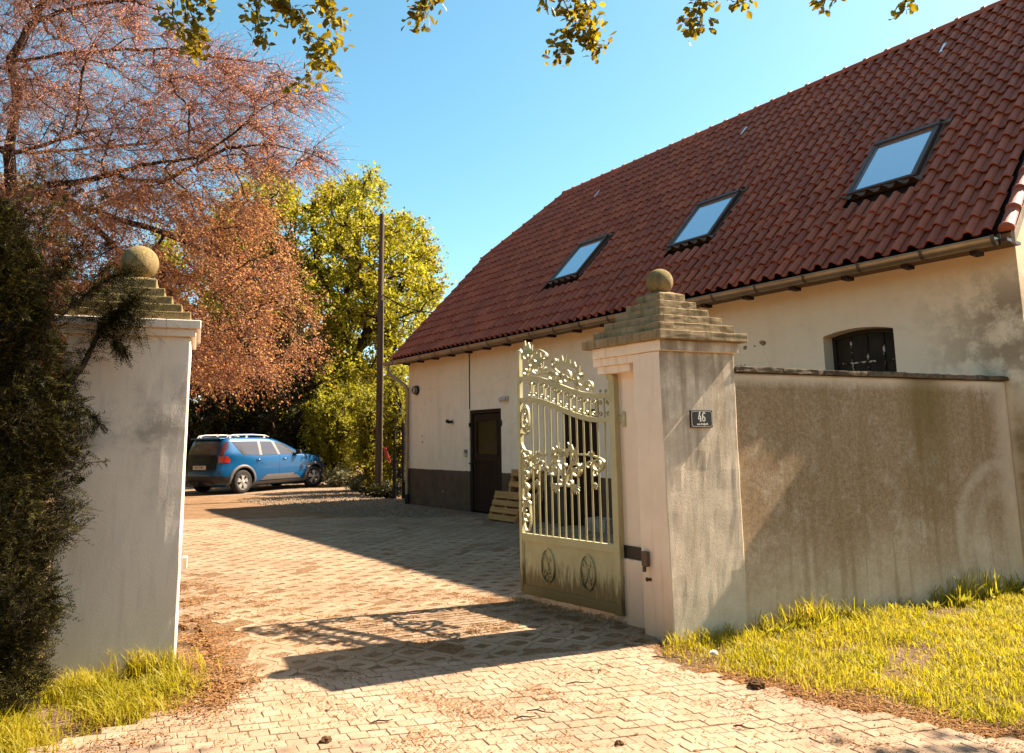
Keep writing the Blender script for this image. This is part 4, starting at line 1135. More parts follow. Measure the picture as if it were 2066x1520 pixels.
def wood_mesh(name, A, par, w, r0, mat, rmin=.006, expo=.5, rmax=9):
    rad = np.minimum(np.maximum(rmin, r0 * w ** expo), rmax)
    idx = np.nonzero(par >= 0)[0]; a = A[par[idx]]; b = A[idx]; ra = np.minimum(rad[par[idx]], rad[idx] * 1.6); rb = rad[idx]
    t = b - a; L = np.linalg.norm(t, axis=1, keepdims=True) + 1e-9; t = t / L
    up = np.where(np.abs(t[:, 2:3]) > .9, np.array([[1., 0, 0]]), np.array([[0, 0, 1.]]))
    n1 = np.cross(t, up); n1 /= np.linalg.norm(n1, axis=1, keepdims=True) + 1e-9; n2 = np.cross(t, n1)
    qs = []
    for lo, hi, n in ((0, .02, 3), (.02, .06, 5), (.06, 99, 9)):
        s = (rb >= lo) & (rb < hi)
        if not s.any(): continue
        for k in range(n):
            def ring(p, rr, k): an = 2 * math.pi * k / n; return p[s] + (n1[s] * math.cos(an) + n2[s] * math.sin(an)) * rr[s][:, None]
            e = t[s] * (rb[s] * .5)[:, None]
            qs.append(np.stack([ring(a, ra, k) - e, ring(a, ra, k + 1) - e, ring(b, rb, k + 1) + e * .4, ring(b, rb, k) + e * .4], 1))
    return quads_mesh(name, np.concatenate(qs), mat)
def nrm(v): return v / (np.linalg.norm(v, axis=1, keepdims=True) + 1e-9)
def leaf_quads(P, A, L, Wd, r, up=.3):
    n = len(P); Z = r.normal(0, 1, (n, 3)); Z[:, 2] += up * 3; A = nrm(A); S_ = nrm(np.cross(A, Z))
    L = np.broadcast_to(L, n)[:, None]; Wd = np.broadcast_to(Wd, n)[:, None]
    m_ = P + A * L * .45
    return np.stack([P, m_ + S_ * Wd * .5, P + A * L, m_ - S_ * Wd * .5], 1)
def twigs(tp, n, length, r, droop=.2, out=None, spread=1.):
    """n twigs from every tip; returns start, direction, length arrays"""
    P = np.repeat(tp, n, 0); D = r.normal(0, spread, P.shape)
    if out is not None: D += np.repeat(out, n, 0) * 1.2
    D[:, 2] -= droop; D = nrm(D); return P, D, length * r.uniform(.5, 1.2, len(P))
def along_twigs(P, D, L, n, r, jit=.02, sag=.15):
    q = r.uniform(.08, 1., (len(P), n)); X = P[:, None] + D[:, None] * (q * L[:, None])[..., None]
    X[..., 2] -= sag * (q ** 2) * L[:, None]
    X = X.reshape(-1, 3) + r.normal(0, jit, (len(P) * n, 3)); A = np.repeat(D, n, 0) + r.normal(0, .8, (len(P) * n, 3)); return X, A
def twig_quads(P, D, L, th, r, sag=.15):
    mid = P + D * (L * .5)[:, None]; mid[:, 2] -= sag * .25 * L; end = P + D * L[:, None]; end[:, 2] -= sag * L
    S_ = nrm(np.cross(D, r.normal(0, 1, D.shape))) * th; S2 = nrm(np.cross(D, S_)) * th
    out = []
    for s in (S_, S2):
        out += [np.stack([P - s, P + s, mid + s * .7, mid - s * .7], 1), np.stack([mid - s * .7, mid + s * .7, end + s * .3, end - s * .3], 1)]
    return np.concatenate(out)
def place_rel(o, root): o.location = -Vector(root.location)
def finish_tree(root, wood, leaves, bark=None, lname='crown', wname='trunk'):
    if wood is not None:
        o = link(wname, wood, root); o.location = -Vector(root.location)
    o2 = link(lname, leaves, root); o2.location = -Vector(root.location)
    return root
def P3(x, y, Y): v = at_y(x, y, Y); return (v.x, v.y, v.z)

# copper beech, half in leaf
L_beech = leafmat('beech_leaf', [(.359, .138, .083), (.497, .221, .124), (.607, .317, .166), (.635, .345, .152), (.524, .166, .097)], .58, .5, .35, patch=.5)
L_beech2 = leafmat('beech_leaf_gold', [(.40, .19, .10), (.305, .110, .034), (.439, .189, .055), (.549, .281, .085), (.610, .366, .122), (.390, .122, .043)], .58, .5, .3, patch=.6)
rb_ = np.random.default_rng(3)
Yb = 17.0
limbs = [
 [P3(14, 960, Yb), P3(20, 700, Yb), P3(25, 420, Yb), P3(18, 310, Yb), P3(36, 200, Yb - .3), P3(22, 120, Yb - .2), P3(70, 40, Yb), P3(110, -60, Yb), P3(140, -200, Yb)],
 [P3(18, 310, Yb), P3(90, 292, Yb - .5), P3(160, 268, Yb - .9), P3(230, 258, Yb - 1.2), P3(330, 262, Yb - 1.6)],
 [P3(150, 270, Yb - .9), P3(160, 210, Yb - 1), P3(165, 150, Yb - 1.1), P3(185, 90, Yb - 1)],
 [P3(25, 420, Yb), P3(60, 378, Yb - .5), P3(150, 368, Yb - 1.0), P3(230, 350, Yb - 1.3), P3(300, 330, Yb - 1.5), P3(400, 320, Yb - 1.8), P3(470, 272, Yb - 2), P3(530, 215, Yb - 2.1), P3(600, 185, Yb - 2.2)],
 [P3(235, 365, Yb - 1.3), P3(330, 366, Yb - 1.), P3(380, 340, Yb - .9), P3(460, 298, Yb - .8), P3(560, 292, Yb - .8), P3(640, 315, Yb - .8)],
 [P3(18, 310, Yb), P3(120, 306, Yb + .6), P3(200, 296, Yb + 1), P3(300, 292, Yb + 1.5), P3(420, 250, Yb + 2)],
 [P3(60, 380, Yb - .5), P3(200, 430, Yb - .2), P3(330, 470, Yb - .3), P3(450, 520, Yb - .3), P3(560, 590, Yb), P3(615, 660, Yb)],
 [P3(22, 130, Yb), P3(120, 110, Yb + .3), P3(230, 100, Yb + .5), P3(340, 100, Yb + .5), P3(470, 120, Yb + .6), P3(560, 130, Yb + .6)],
 [P3(70, 40, Yb), P3(170, 10, Yb - .5), P3(260, 0, Yb - .8), P3(320, 20, Yb - 1)],
 [P3(150, 420, Yb), P3(250, 520, Yb + 1.5), P3(340, 590, Yb + 2), P3(430, 650, Yb + 2.2)],
 [P3(14, 310, Yb), P3(-120, 250, Yb - 1), P3(-260, 200, Yb - 1.5)], [P3(20, 420, Yb), P3(-100, 430, Yb + 1), P3(-240, 480, Yb + 1)]]
polA = [(-330, -260), (330, -200), (310, 20), (350, 70), (430, 85), (520, 118), (560, 150), (600, 168), (640, 170), (662, 186), (640, 205), (590, 225), (570, 252), (630, 290), (660, 330), (676, 345), (640, 352), (560, 350), (400, 400), (100, 430), (-330, 430)]
polB = [(-330, 380), (100, 380), (300, 385), (440, 400), (520, 400), (560, 470), (600, 560), (632, 640), (636, 700), (622, 730), (590, 700), (560, 760), (500, 740), (460, 770), (420, 752), (388, 765), (300, 740), (-330, 700)]
vn2 = lambda x, y: .5 + .3 * np.sin(x * 1.9 + 2 * np.sin(y * .8)) + .3 * np.sin(y * 1.7 + 1.5 * np.sin(x * 1.3))
qa = pts_in_poly(polA, 1500, rb_); ta = unproject(qa, Yb + rb_.normal(-.2, 1.5, len(qa)).clip(-3, 3))
qb = pts_in_poly(polB, 1500, rb_); qb = qb[rb_.random(len(qb)) < np.clip(1.1 - (qb[:, 0] - 420) / 260, .28, 1) * np.clip(.45 + vn2(qb[:, 0] / 60., qb[:, 1] / 45.), 0, 1)]; tb_ = unproject(qb, Yb + rb_.normal(.6, 1.7, len(qb)).clip(-2.5, 4))
A_, par_, w_, tips_ = grow(limbs, np.concatenate([ta, tb_]), rb_, 4, .05, .12)
wood = wood_mesh('trunk', A_, par_, w_, .0062, M['bark'], .005, .44, .24)
def spray_tree(tp, n, length, nl, L0, W0, r, lmat, tmat, droop, th=.004, jit=.03, sag=.2, out=None, upb=.3):
    P, D, L = twigs(tp, n, length, r, droop, out)
    X, AA = along_twigs(P, D, L, nl, r, jit, sag); AA[:, 2] -= droop * .6
    V = leaf_quads(X, AA, L0 * r.uniform(.6, 1.25, len(X)), W0 * r.uniform(.6, 1.25, len(X)), r, upb)
    return V, twig_quads(P, D, L, th, r, sag)
beech = thing('copper_beech', 'large copper beech with reddish young leaves and bare dark limbs, left of the blue car', 'tree', P3(14, 960, Yb))
beech.location.z = 0
mid = (A_[par_[np.array(tips_)]] + A_[np.array(tips_)]) / 2
na = len(ta)
hi = A_[np.array(tips_)]
zsel = hi[:, 2] > 7.6
def _ang(p): return 0
trunk_ = np.array(P3(20, 300, Yb))
def outward(p): d = p - trunk_; d[:, 2] *= .35; d = nrm(d); d[:, 0] += .45; d[:, 2] -= .10; return d * .8
V1, T1 = spray_tree(hi[zsel], 11, .95, 7, .040, .028, rb_, None, None, .0, .0050, .03, .16, outward(hi[zsel]))
V2, T2 = spray_tree(hi[~zsel], 7, .80, 12, .062, .044, rb_, None, None, .35, .0042, .03, .35, outward(hi[~zsel]))
V3, T3 = spray_tree(mid, 4, .80, 6, .050, .036, rb_, None, None, .1, .0046, .03, .2, outward(mid))
finish_tree(beech, wood, quads_mesh('crown', np.concatenate([V1, V3]), L_beech))
o = link('crown', quads_mesh('crown', V2, L_beech2), beech); o.location = -Vector(beech.location)
M['twig'] = simple('red_twig', (.315, .173, .128), .8, 0, .2, .3, 3)
o = link('twig', quads_mesh('twig', np.concatenate([T1, T2, T3]), M['twig']), beech); o.location = -Vector(beech.location); tag(o, kind='stuff')

# green trees behind the yard
def crown_tree(name, label, base, limbs, poly, Y, dY, n, lmat, r, nl=10, tw=5, L0=.12, W0=.085, length=.8, droop=.15, r0=.02, bark='bark', group=None, rmax=.35, clump=None):
    root = thing(name, label, 'tree', (base[0], base[1], 0), 0, group)
    q = pts_in_poly(poly, n, r); t = unproject(q, Y + r.normal(0, dY * .55, n).clip(-dY, dY)); t[:, 2] = np.maximum(t[:, 2], .15)
    A, par, w, tips = grow(limbs, t, r, 4, .03, .12)
    V, T = spray_tree(A[np.array(tips)], tw, length, nl, L0, W0, r, None, None, droop, .006, .06, .15)
    finish_tree(root, wood_mesh('trunk', A, par, w, r0, M[bark], .008, .45, rmax), quads_mesh('crown', V, lmat))
    return root
L_green = leafmat('young_green_leaf', [(.201, .183, .009), (.307, .277, .014), (.425, .378, .026), (.496, .437, .053)], .60, .5, .35, patch=.35)
L_dark = leafmat('dark_shaded_leaf', [(.022, .023, .004), (.045, .043, .007), (.09, .08, .010)], .35, .5, .3, patch=.5)  # dark green, with the shade under the canopy put into the leaf colour
L_bush = leafmat('bright_shrub_leaf', [(.18, .165, .010), (.31, .28, .022), (.44, .40, .05)], .58, .5, .3, patch=.8)
L_hazy = leafmat('pale_green_leaf', [(.12, .115, .02), (.19, .18, .04), (.26, .24, .07)], .5, .6, .3, patch=.3)
r5 = np.random.default_rng(5); Yg = 31.
crown_tree('maple_tree', 'tall yellow-green tree in full sun behind the utility pole', P3(640, 940, Yg),
  [[P3(640, 940, Yg), P3(645, 860, Yg), P3(660, 760, Yg), P3(690, 640, Yg), P3(720, 520, Yg), P3(735, 380, Yg)],
   [P3(645, 860, Yg), P3(600, 760, Yg - 1), P3(560, 640, Yg - 1), P3(545, 480, Yg - 1)],
   [P3(660, 760, Yg), P3(740, 690, Yg + 1), P3(800, 600, Yg + 1), P3(850, 500, Yg + 1)],
   [P3(650, 800, Yg), P3(700, 720, Yg - 2), P3(760, 640, Yg - 2), P3(800, 700, Yg - 2)],
   [P3(690, 640, Yg), P3(640, 540, Yg - 1), P3(630, 440, Yg - 1)]],
  [(420, 470), (470, 390), (540, 345), (575, 350), (600, 405), (640, 410), (672, 372), (705, 372), (722, 338), (745, 333), (762, 360), (775, 420), (805, 430), (850, 452), (880, 500), (898, 560), (893, 600), (870, 615), (868, 650), (835, 665), (815, 700), (822, 800), (800, 860), (640, 850), (560, 830), (430, 760)],
  Yg, 4.5, 1150, L_green, r5, 13, 7, .16, .11, .66, .05, .020, group='trees behind the yard')
r6 = np.random.default_rng(6); Yd = 27.
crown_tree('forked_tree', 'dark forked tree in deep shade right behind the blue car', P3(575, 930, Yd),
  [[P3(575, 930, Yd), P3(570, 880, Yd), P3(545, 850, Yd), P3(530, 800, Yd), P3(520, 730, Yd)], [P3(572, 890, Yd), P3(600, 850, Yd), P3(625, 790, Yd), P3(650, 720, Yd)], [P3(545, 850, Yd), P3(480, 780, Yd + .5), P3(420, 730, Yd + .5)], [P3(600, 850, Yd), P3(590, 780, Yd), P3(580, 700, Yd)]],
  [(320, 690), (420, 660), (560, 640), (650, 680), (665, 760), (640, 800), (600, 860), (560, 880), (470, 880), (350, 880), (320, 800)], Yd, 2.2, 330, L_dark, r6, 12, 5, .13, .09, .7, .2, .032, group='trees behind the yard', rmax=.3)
r7 = np.random.default_rng(8)
crown_tree('background_tree', 'hazy pale green tree far behind the copper beech trunk', P3(-60, 900, 44),
  [[P3(-60, 900, 44), P3(-40, 700, 44), P3(-20, 500, 44), P3(10, 380, 44)]], [(-420, 500), (-260, 380), (-60, 340), (60, 330), (110, 370), (150, 440), (160, 700), (-420, 800)], 44, 5, 260, L_hazy, r7, 12, 5, .24, .17, 1.3, .1, .03, group='trees behind the yard')
crown_tree('background_tree', 'yellow-green tree behind the beech foliage above the car roof', P3(420, 900, 40),
  [[P3(420, 900, 40), P3(430, 700, 40), P3(440, 520, 40)]], [(200, 560), (330, 470), (470, 420), (560, 480), (600, 700), (560, 880), (200, 880)], 40, 4, 480, L_green, r7, 12, 5, .21, .15, 1.1, .1, .03, group='trees behind the yard')
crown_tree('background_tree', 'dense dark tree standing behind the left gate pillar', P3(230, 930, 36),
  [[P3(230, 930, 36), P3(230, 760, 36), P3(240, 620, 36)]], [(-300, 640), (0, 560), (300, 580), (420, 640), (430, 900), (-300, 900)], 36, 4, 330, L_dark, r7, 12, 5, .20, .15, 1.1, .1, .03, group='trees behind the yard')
def bush(name, label, base, c, rad, n, lmat, r, nl=12, tw=5, L0=.075, W0=.05, length=.35, group=None, flat=1., cat='shrub', droop=0., stem=.012):
    root = thing(name, label, cat, (base[0], base[1], 0), 0, group)
    v = nrm(r.normal(0, 1, (n, 3))) * (r.random((n, 1)) ** .45); lump = 1 + .22 * np.sin(v[:, :1] * 5 + r.uniform(0, 6)) * np.cos(v[:, 1:2] * 4 + v[:, 2:3] * 5)
    t = np.array(c)[None] + v * np.array(rad)[None] * lump; t[:, 2] = np.maximum(t[:, 2], .08)
    b0 = np.array([base[0], base[1], -.02])
    pths = [[b0 + np.array([dx, dy, 0]), (b0 + np.array(c)) / 2 + np.array([dx * 3, dy * 3, 0]), np.array(c) + np.array([dx * 5, dy * 5, rad[2] * .4])] for dx, dy in ((.0, 0), (.12, .05), (-.12, .04), (.02, -.1))]
    A, par, w, tips = grow(pths, t, r, 3, .02, .12)
    V, T = spray_tree(A[np.array(tips)], tw, length, nl, L0, W0, r, None, None, droop, .004, .03, .1)
    V[..., 2] = np.maximum(V[..., 2], -.01)
    finish_tree(root, wood_mesh('stem', A, par, w, stem, M['bark'], .005, .45, .08), quads_mesh('foliage', V, lmat), wname='stem', lname='foliage'); return root
r8 = np.random.default_rng(9)
def gb(x, Y): v = at_y(x, 900, Y); return (v.x, v.y)
for (nm, lab, x, Y, zc, rad, n, lm, L0) in (
   ('leafy_shrub', 'tall bright green shrub beside the nose of the blue car', 690, 25.0, 1.75, (1.35, 1.1, 1.75), 330, L_bush, .095),
   ('leafy_shrub', 'yellow-green shrub growing round the foot of the utility pole', 757, 22.0, 1.5, (.62, .8, 1.7), 240, L_bush, .085),
   ('leafy_shrub', 'tall thin shrub behind the iron gate by the downpipe', 805, 20.5, 1.7, (.50, .7, 2.1), 220, L_bush, .08),
   ('leafy_shrub', 'upper bright green shrub overtopping the one at the car nose', 665, 28.0, 3.1, (1.6, 1.2, 1.9), 300, L_bush, .11),
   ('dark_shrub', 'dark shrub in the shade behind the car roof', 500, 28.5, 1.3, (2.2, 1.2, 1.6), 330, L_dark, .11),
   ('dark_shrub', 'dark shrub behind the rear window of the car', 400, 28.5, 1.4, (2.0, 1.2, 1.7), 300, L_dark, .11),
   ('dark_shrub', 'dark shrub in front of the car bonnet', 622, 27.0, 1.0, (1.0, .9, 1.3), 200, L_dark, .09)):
    bx, by = gb(x, Y); bush(nm, lab, (bx, by), (bx, by, zc), rad, n, lm, r8, L0=L0, W0=L0 * .68, group='shrubs along the back of the yard')
L_silver = leafmat('pale_shrub_leaf', [(.145, .136, .051), (.221, .204, .093), (.281, .255, .128)], .35, .5, .4)
for lab, x, y, rad in (('low pale shrub by the front wheel of the blue car', 686, 982, (.42, .35, .30)), ('low pale shrub at foot of the pole', 728, 990, (.40, .35, .24))):
    g0 = gnd(x, y); bush('low_shrub', lab, (g0.x, g0.y), (g0.x, g0.y, rad[2]), rad, 90, L_silver, r8, 10, 5, .055, .038, .16, group='low shrubs beside the gravel')
g0 = gnd(775, 1003); bush('low_shrub', 'dark low shrub under the iron gate', (g0.x, g0.y), (g0.x, g0.y, .16), (.6, .3, .2), 80, L_dark, r8, 10, 5, .05, .035, .14, group='low shrubs beside the gravel')
# a far wood that closes the view, plus added trees outside it
nW = 2600; xw = r8.uniform(-75, 10, nW); yw = 58 + r8.normal(0, 3, nW) + np.abs(xw + 30) * -.05
hw_ = 5 + 2.2 * np.sin(xw * .35) + 1.5 * np.sin(xw * .9 + 1); zw = r8.random(nW) ** .8 * hw_
a_ = r8.uniform(0, 1, 2400); xl = np.where(a_ < .55, -24 + r8.normal(0, 1.5, 2400), r8.uniform(-26, 26, 2400)); yl = np.where(a_ < .55, r8.uniform(-12, 30, 2400), -15 + r8.normal(0, 1.5, 2400))  # unseen rows left and behind camera, added for reflections and less sky fill
zl = r8.random(2400) ** .8 * (6 + 2 * np.sin(xl * .5) + 2 * np.sin(yl * .4)); xw = np.concatenate([xw, xl]); yw = np.concatenate([yw, yl]); zw = np.concatenate([zw, zl])
V, T = spray_tree(np.stack([xw, yw, zw], 1), 6, 1.3, 6, .42, .3, r8, None, None, .1, .01, .1, .1)
tag(link('far_and_added_trees', quads_mesh('far_and_added_trees', V, L_green)), kind='stuff')

# yew in the left foreground
ry = np.random.default_rng(21)
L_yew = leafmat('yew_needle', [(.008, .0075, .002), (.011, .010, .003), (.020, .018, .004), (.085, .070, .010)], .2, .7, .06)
yc = np.array([-2.98, 4.02]); yew = thing('yew_tree', 'dense dark yew bush crowding the left gate pillar', 'yew', (yc[0], yc[1], 0))
def yew_r(z, a):
    base = np.interp(z, [0, .25, .7, 1.3, 1.9, 2.35, 2.62, 2.9], [.29, .46, .53, .54, .46, .37, .25, .08])
    return base * (1 + .12 * np.sin(a * 3 + z * 4.1) + .11 * np.sin(a * 5 - z * 7.3) + .10 * np.sin(z * 13 + a * 2))
def sprays(P, D, L, nn, nl, nw, r, flat=True):
    """needled shoots: P start, D direction; needles stand out to both sides"""
    n = len(P); q = (np.arange(nn) + .5) / nn
    Z = r.normal(0, .5, (n, 3)); Z[:, 2] += 1; S_ = nrm(np.cross(D, Z)); U_ = np.cross(S_, D)
    X = P[:, None] + D[:, None] * (q[None, :] * L[:, None])[..., None]; X[..., 2] -= (.12 * q[None] ** 2 * L[:, None])
    sg = np.where(np.arange(nn) % 2 == 0, 1., -1.)[None, :, None]
    A = S_[:, None] * sg + D[:, None] * .75 + U_[:, None] * .25 + r.normal(0, .18, (n, nn, 3))
    ln = nl * (1.05 - .45 * q)[None] * r.uniform(.8, 1.2, (n, nn))
    X = X.reshape(-1, 3); A = nrm(A.reshape(-1, 3)); S3 = nrm(np.cross(A, np.repeat(U_, nn, 0))); ln = ln.reshape(-1)[:, None]
    m_ = X + A * ln * .4
    ndl = np.stack([X, m_ + S3 * nw * .5, X + A * ln, m_ - S3 * nw * .5], 1)
    return ndl, twig_quads(P, D, L, .0018, r, .12)
nS = 15000
za = ry.random(nS) * 2.88; aa = ry.uniform(0, 2 * np.pi, nS)
fz = (ry.random(nS) < .90); rr = yew_r(za, aa) * (.72 + .34 * ry.random(nS))
X = np.stack([yc[0] + rr * np.cos(aa) * 1.0, yc[1] + rr * np.sin(aa), za], 1)
D = np.stack([np.cos(aa), np.sin(aa), ry.normal(.25, .5, nS)], 1) + ry.normal(0, .45, (nS, 3)); D = nrm(D)
L = ry.uniform(.06, .17, nS); far = ry.random(nS) < .08; L[far] *= 2.0
nd, tw_ = sprays(X - D * (L * .5)[:, None], D, L, 18, .029, .0062, ry)
# second body towards the left, out of the frame
aa2 = ry.uniform(0, 2 * np.pi, 1800); za2 = ry.random(1800) * 2.9; rr2 = yew_r(za2, aa2 + 2)
X2 = np.stack([yc[0] - .75 + rr2 * np.cos(aa2), yc[1] + .35 + rr2 * np.sin(aa2), za2], 1); D2 = nrm(np.stack([np.cos(aa2), np.sin(aa2), ry.normal(.25, .4, 1800)], 1))
nd2, tw2 = sprays(X2, D2, ry.uniform(.08, .2, 1800), 14, .03, .006, ry)
# top plumes leaning right
tp = []; 
for k in range(46):
    a = ry.uniform(-1.2, 1.6); z0 = ry.uniform(2.1, 2.65); st_ = np.array([yc[0] + ry.uniform(-.3, .35), yc[1] + ry.uniform(-.3, .3), z0]); d_ = nrm(np.array([[math.cos(a) * .8, ry.normal(0, .4), ry.uniform(.15, .7)]]))[0]; ln = ry.uniform(.25, .55)
    for q in np.linspace(.05, 1, 9): tp.append((st_ + d_ * ln * q, d_, .14 * (1.15 - q * .6)))
Pt = np.array([t[0] for t in tp]); Dt = np.array([t[1] for t in tp]); Lt = np.array([t[2] for t in tp]); Pt = np.repeat(Pt, 2, 0); Lt = np.repeat(Lt, 2); Dt = nrm(np.repeat(Dt, 2, 0) + ry.normal(0, .65, (len(Pt), 3)))
nd3, tw3 = sprays(Pt, Dt, Lt, 16, .029, .006, ry)
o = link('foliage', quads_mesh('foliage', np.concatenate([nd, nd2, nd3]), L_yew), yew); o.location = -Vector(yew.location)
M['yewtwig'] = simple('yew_twig', (.05, .032, .016), .8, 0, .2, .3, 9)
o = link('twig', quads_mesh('twig', np.concatenate([tw_, tw2, tw3]), M['yewtwig']), yew); o.location = -Vector(yew.location); tag(o, kind='stuff')
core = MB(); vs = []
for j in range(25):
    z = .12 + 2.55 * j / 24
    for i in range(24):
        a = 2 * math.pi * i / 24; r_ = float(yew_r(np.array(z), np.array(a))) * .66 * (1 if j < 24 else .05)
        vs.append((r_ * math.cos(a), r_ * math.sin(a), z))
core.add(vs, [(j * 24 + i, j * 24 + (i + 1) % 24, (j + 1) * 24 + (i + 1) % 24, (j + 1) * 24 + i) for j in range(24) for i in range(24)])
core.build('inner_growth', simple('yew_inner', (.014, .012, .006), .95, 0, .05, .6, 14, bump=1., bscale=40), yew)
b = MB(); b.tube([(0, 0, -.1), (.03, -.02, .6), (.0, .03, 1.4), (.02, 0, 2.3)], [.09, .08, .06, .03], 8); b.tube([(.12, -.1, -.1), (.2, -.12, .5), (.3, -.1, 1.2)], [.05, .045, .02], 7); b.build('trunk', M['bark'], yew)
# the limb that reaches across the pillar cap
limb_px = [(120, 800, 4.35), (168, 738, 4.5), (186, 700, 4.55), (205, 665, 4.6), (240, 632, 4.62), (275, 600, 4.62)]
lp_ = [np.array(P3(*q)) for q in limb_px]
b = MB(); b.tube(lp_, [.020, .017, .014, .012, .009, .005], 6)
br2 = [np.array(P3(*q)) for q in ((205, 672, 4.6), (228, 684, 4.56), (240, 700, 4.54), (252, 722, 4.52))]; b.tube(br2, [.006, .005, .004, .003], 5)
br3 = [np.array(P3(*q)) for q in ((90, 780, 4.3), (145, 800, 4.4), (178, 832, 4.42), (205, 858, 4.4))]; b.tube(br3, [.008, .006, .004, .003], 5)
br4 = [np.array(P3(*q)) for q in ((120, 640, 4.4), (180, 590, 4.55), (225, 560, 4.6), (262, 548, 4.62))]; b.tube(br4, [.010, .008, .006, .003], 5)
br5 = [np.array(P3(*q)) for q in ((140, 935, 4.3), (175, 934, 4.4), (214, 930, 4.42))]; b.tube(br5, [.004, .003, .002], 5)
o = b.build('branch', M['yewtwig'], yew, fix=False); o.location = -Vector(yew.location); tag(o, kind='stuff')
tp = []
def clothe(path, n, ln, spread, f0=0.):
    for k in range(n):
        q = f0 + (1 - f0) * ry.random(); s = q * (len(path) - 1); i = min(int(s), len(path) - 2); p = path[i] + (path[i + 1] - path[i]) * (s - i); d_ = path[i + 1] - path[i]; d_ = d_ / np.linalg.norm(d_)
        tp.append((p, nrm((d_ * .5 + ry.normal(0, spread, 3))[None])[0] + np.array([0, 0, -.15]), ln * ry.uniform(.6, 1.2)))
clothe(lp_, 110, .11, .8, .05); clothe(lp_[3:], 190, .19, .85); clothe(br2, 60, .085, .7, .3); clothe(br3, 60, .09, .7); clothe(br4, 150, .15, .8, .1); clothe(br5, 10, .05, .5, .2)
blob = np.array(P3(248, 640, 4.6))
for k in range(190): tp.append((blob + ry.normal(0, 1, 3) * np.array([.10, .06, .09]), nrm(ry.normal(0, 1, (1, 3)) + np.array([[.3, 0, -.5]]))[0], .14))
Pt = np.array([t[0] for t in tp]); Dt = nrm(np.array([t[1] for t in tp])); Lt = np.array([t[2] for t in tp])
ndb, twb = sprays(Pt, Dt, Lt, 18, .028, .006, ry)
o = link('branch_foliage', quads_mesh('branch_foliage', ndb, L_yew), yew); o.location = -Vector(yew.location)

# oak overhead: trunk off to the right, boughs reaching over the gateway
oak = thing('oak_tree', 'oak bough with hanging sprays of yellow-green lobed leaves along the top edge', 'tree', (8.2, 1.6, 0))
def oakP(v): return tuple(Vector(v) - Vector(oak.location))
b = MB(); b.tube([oakP(v) for v in ((8.2, 1.6, -.2), (8.1, 1.7, 2), (7.9, 1.9, 4.2), (7.6, 2.2, 6.2), (7.4, 2.2, 8.4))], [.42, .36, .32, .25, .15], 14); b.build('trunk', M['bark'], oak, auto=60)
bough = [Vector(v) for v in ((7.7, 2.1, 5.6), (6.4, 3.0, 6.1), (4.8, 4.0, 6.35), (3.0, 5.1, 6.5), (1.0, 5.9, 6.5), (-1.0, 6.3, 6.4), (-3.2, 6.4, 6.1))]
b = MB(); b.tube([oakP(v) for v in bough], [.17, .14, .12, .10, .075, .05, .025], 9); b.build('bough', M['bark'], oak, auto=60)
bough2 = [Vector(v) for v in ((7.6, 2.2, 5.9), (7.4, 3.8, 6.0), (7.0, 5.3, 5.7))]
b = MB(); b.tube([oakP(v) for v in bough2], [.12, .08, .04], 8); b.build('bough', M['bark'], oak, auto=60)
bough3 = [bough[2].lerp(bough[3], .45), Vector((4.3, 5.2, 6.4)), Vector((4.6, 5.8, 6.35))]
b = MB(); b.tube([oakP(v) for v in bough3], [.07, .04, .02], 7); b.build('bough', M['bark'], oak, auto=60)
half = [(0, 0), (.07, .03), (.10, .11), (.20, .10), (.27, .22), (.38, .17), (.46, .30), (.58, .23), (.66, .30), (.78, .22), (.86, .17), (.94, .12), (1.0, 0)]
def oak_leaf_me(seed):
    r = random.Random(seed); vs = []; 
    c = r.uniform(-.15, .25); f = r.uniform(.1, .35)
    up = [(x, y * r.uniform(.85, 1.15)) for x, y in half]; lo = [(x, -y * r.uniform(.85, 1.15)) for x, y in half[1:-1]]
    def z(x, y): return -c * (x - .3) ** 2 + f * abs(y)
    mid = [(x, 0) for x, y in half]; n = len(half)
    vs = [(x, y, z(x, y)) for x, y in up] + [(x, 0, z(x, 0)) for x, y in half[1:-1]] + [(x, y, z(x, y)) for x, y in lo]
    m0 = n; l0 = n + n - 2; fs = []
    mi = lambda k: 0 if k == 0 else (n - 1 if k == n - 1 else m0 + k - 1)
    li = lambda k: 0 if k == 0 else (n - 1 if k == n - 1 else l0 + k - 1)
    for k in range(n - 1):
        for a, b_ in ((lambda q: q, mi), (mi, li)):
            f4_ = [a(k), a(k + 1), b_(k + 1), b_(k)]; u = []
            for q in f4_:
                if q not in u: u.append(q)
            if len(u) > 2: fs.append(tuple(u))
    me = bpy.data.meshes.new('leaf'); me.from_pydata(vs, [], fs); me.materials.append(M['oakleaf']); me.update(); return me
def mat_oakleaf():
    t = NT('oak_leaf'); r = t.math('FRACT', t.math('ADD', t.objrnd(), t.island()))
    c = t.mix(r, (.090, .068, .005), (.234, .180, .012)); 
    b = t.bsdf(c, .45, spec=.35); tr = t.n('ShaderNodeBsdfTranslucent', {'Color': t.mix(1.0, c, (1.5, 1.35, .8), 'MULTIPLY')}).outputs[0]
    return t.done(t.n('ShaderNodeMixShader', {0: .58, 1: b, 2: tr}).outputs[0])
M['oakleaf'] = mat_oakleaf(); oak_me = [oak_leaf_me(i) for i in range(6)]
rk = random.Random(31)
def near_bough(p): return min((v for v in [bough[i].lerp(bough[i + 1], q / 6) for i in range(len(bough) - 1) for q in range(7)]), key=lambda v: (v - p).length)
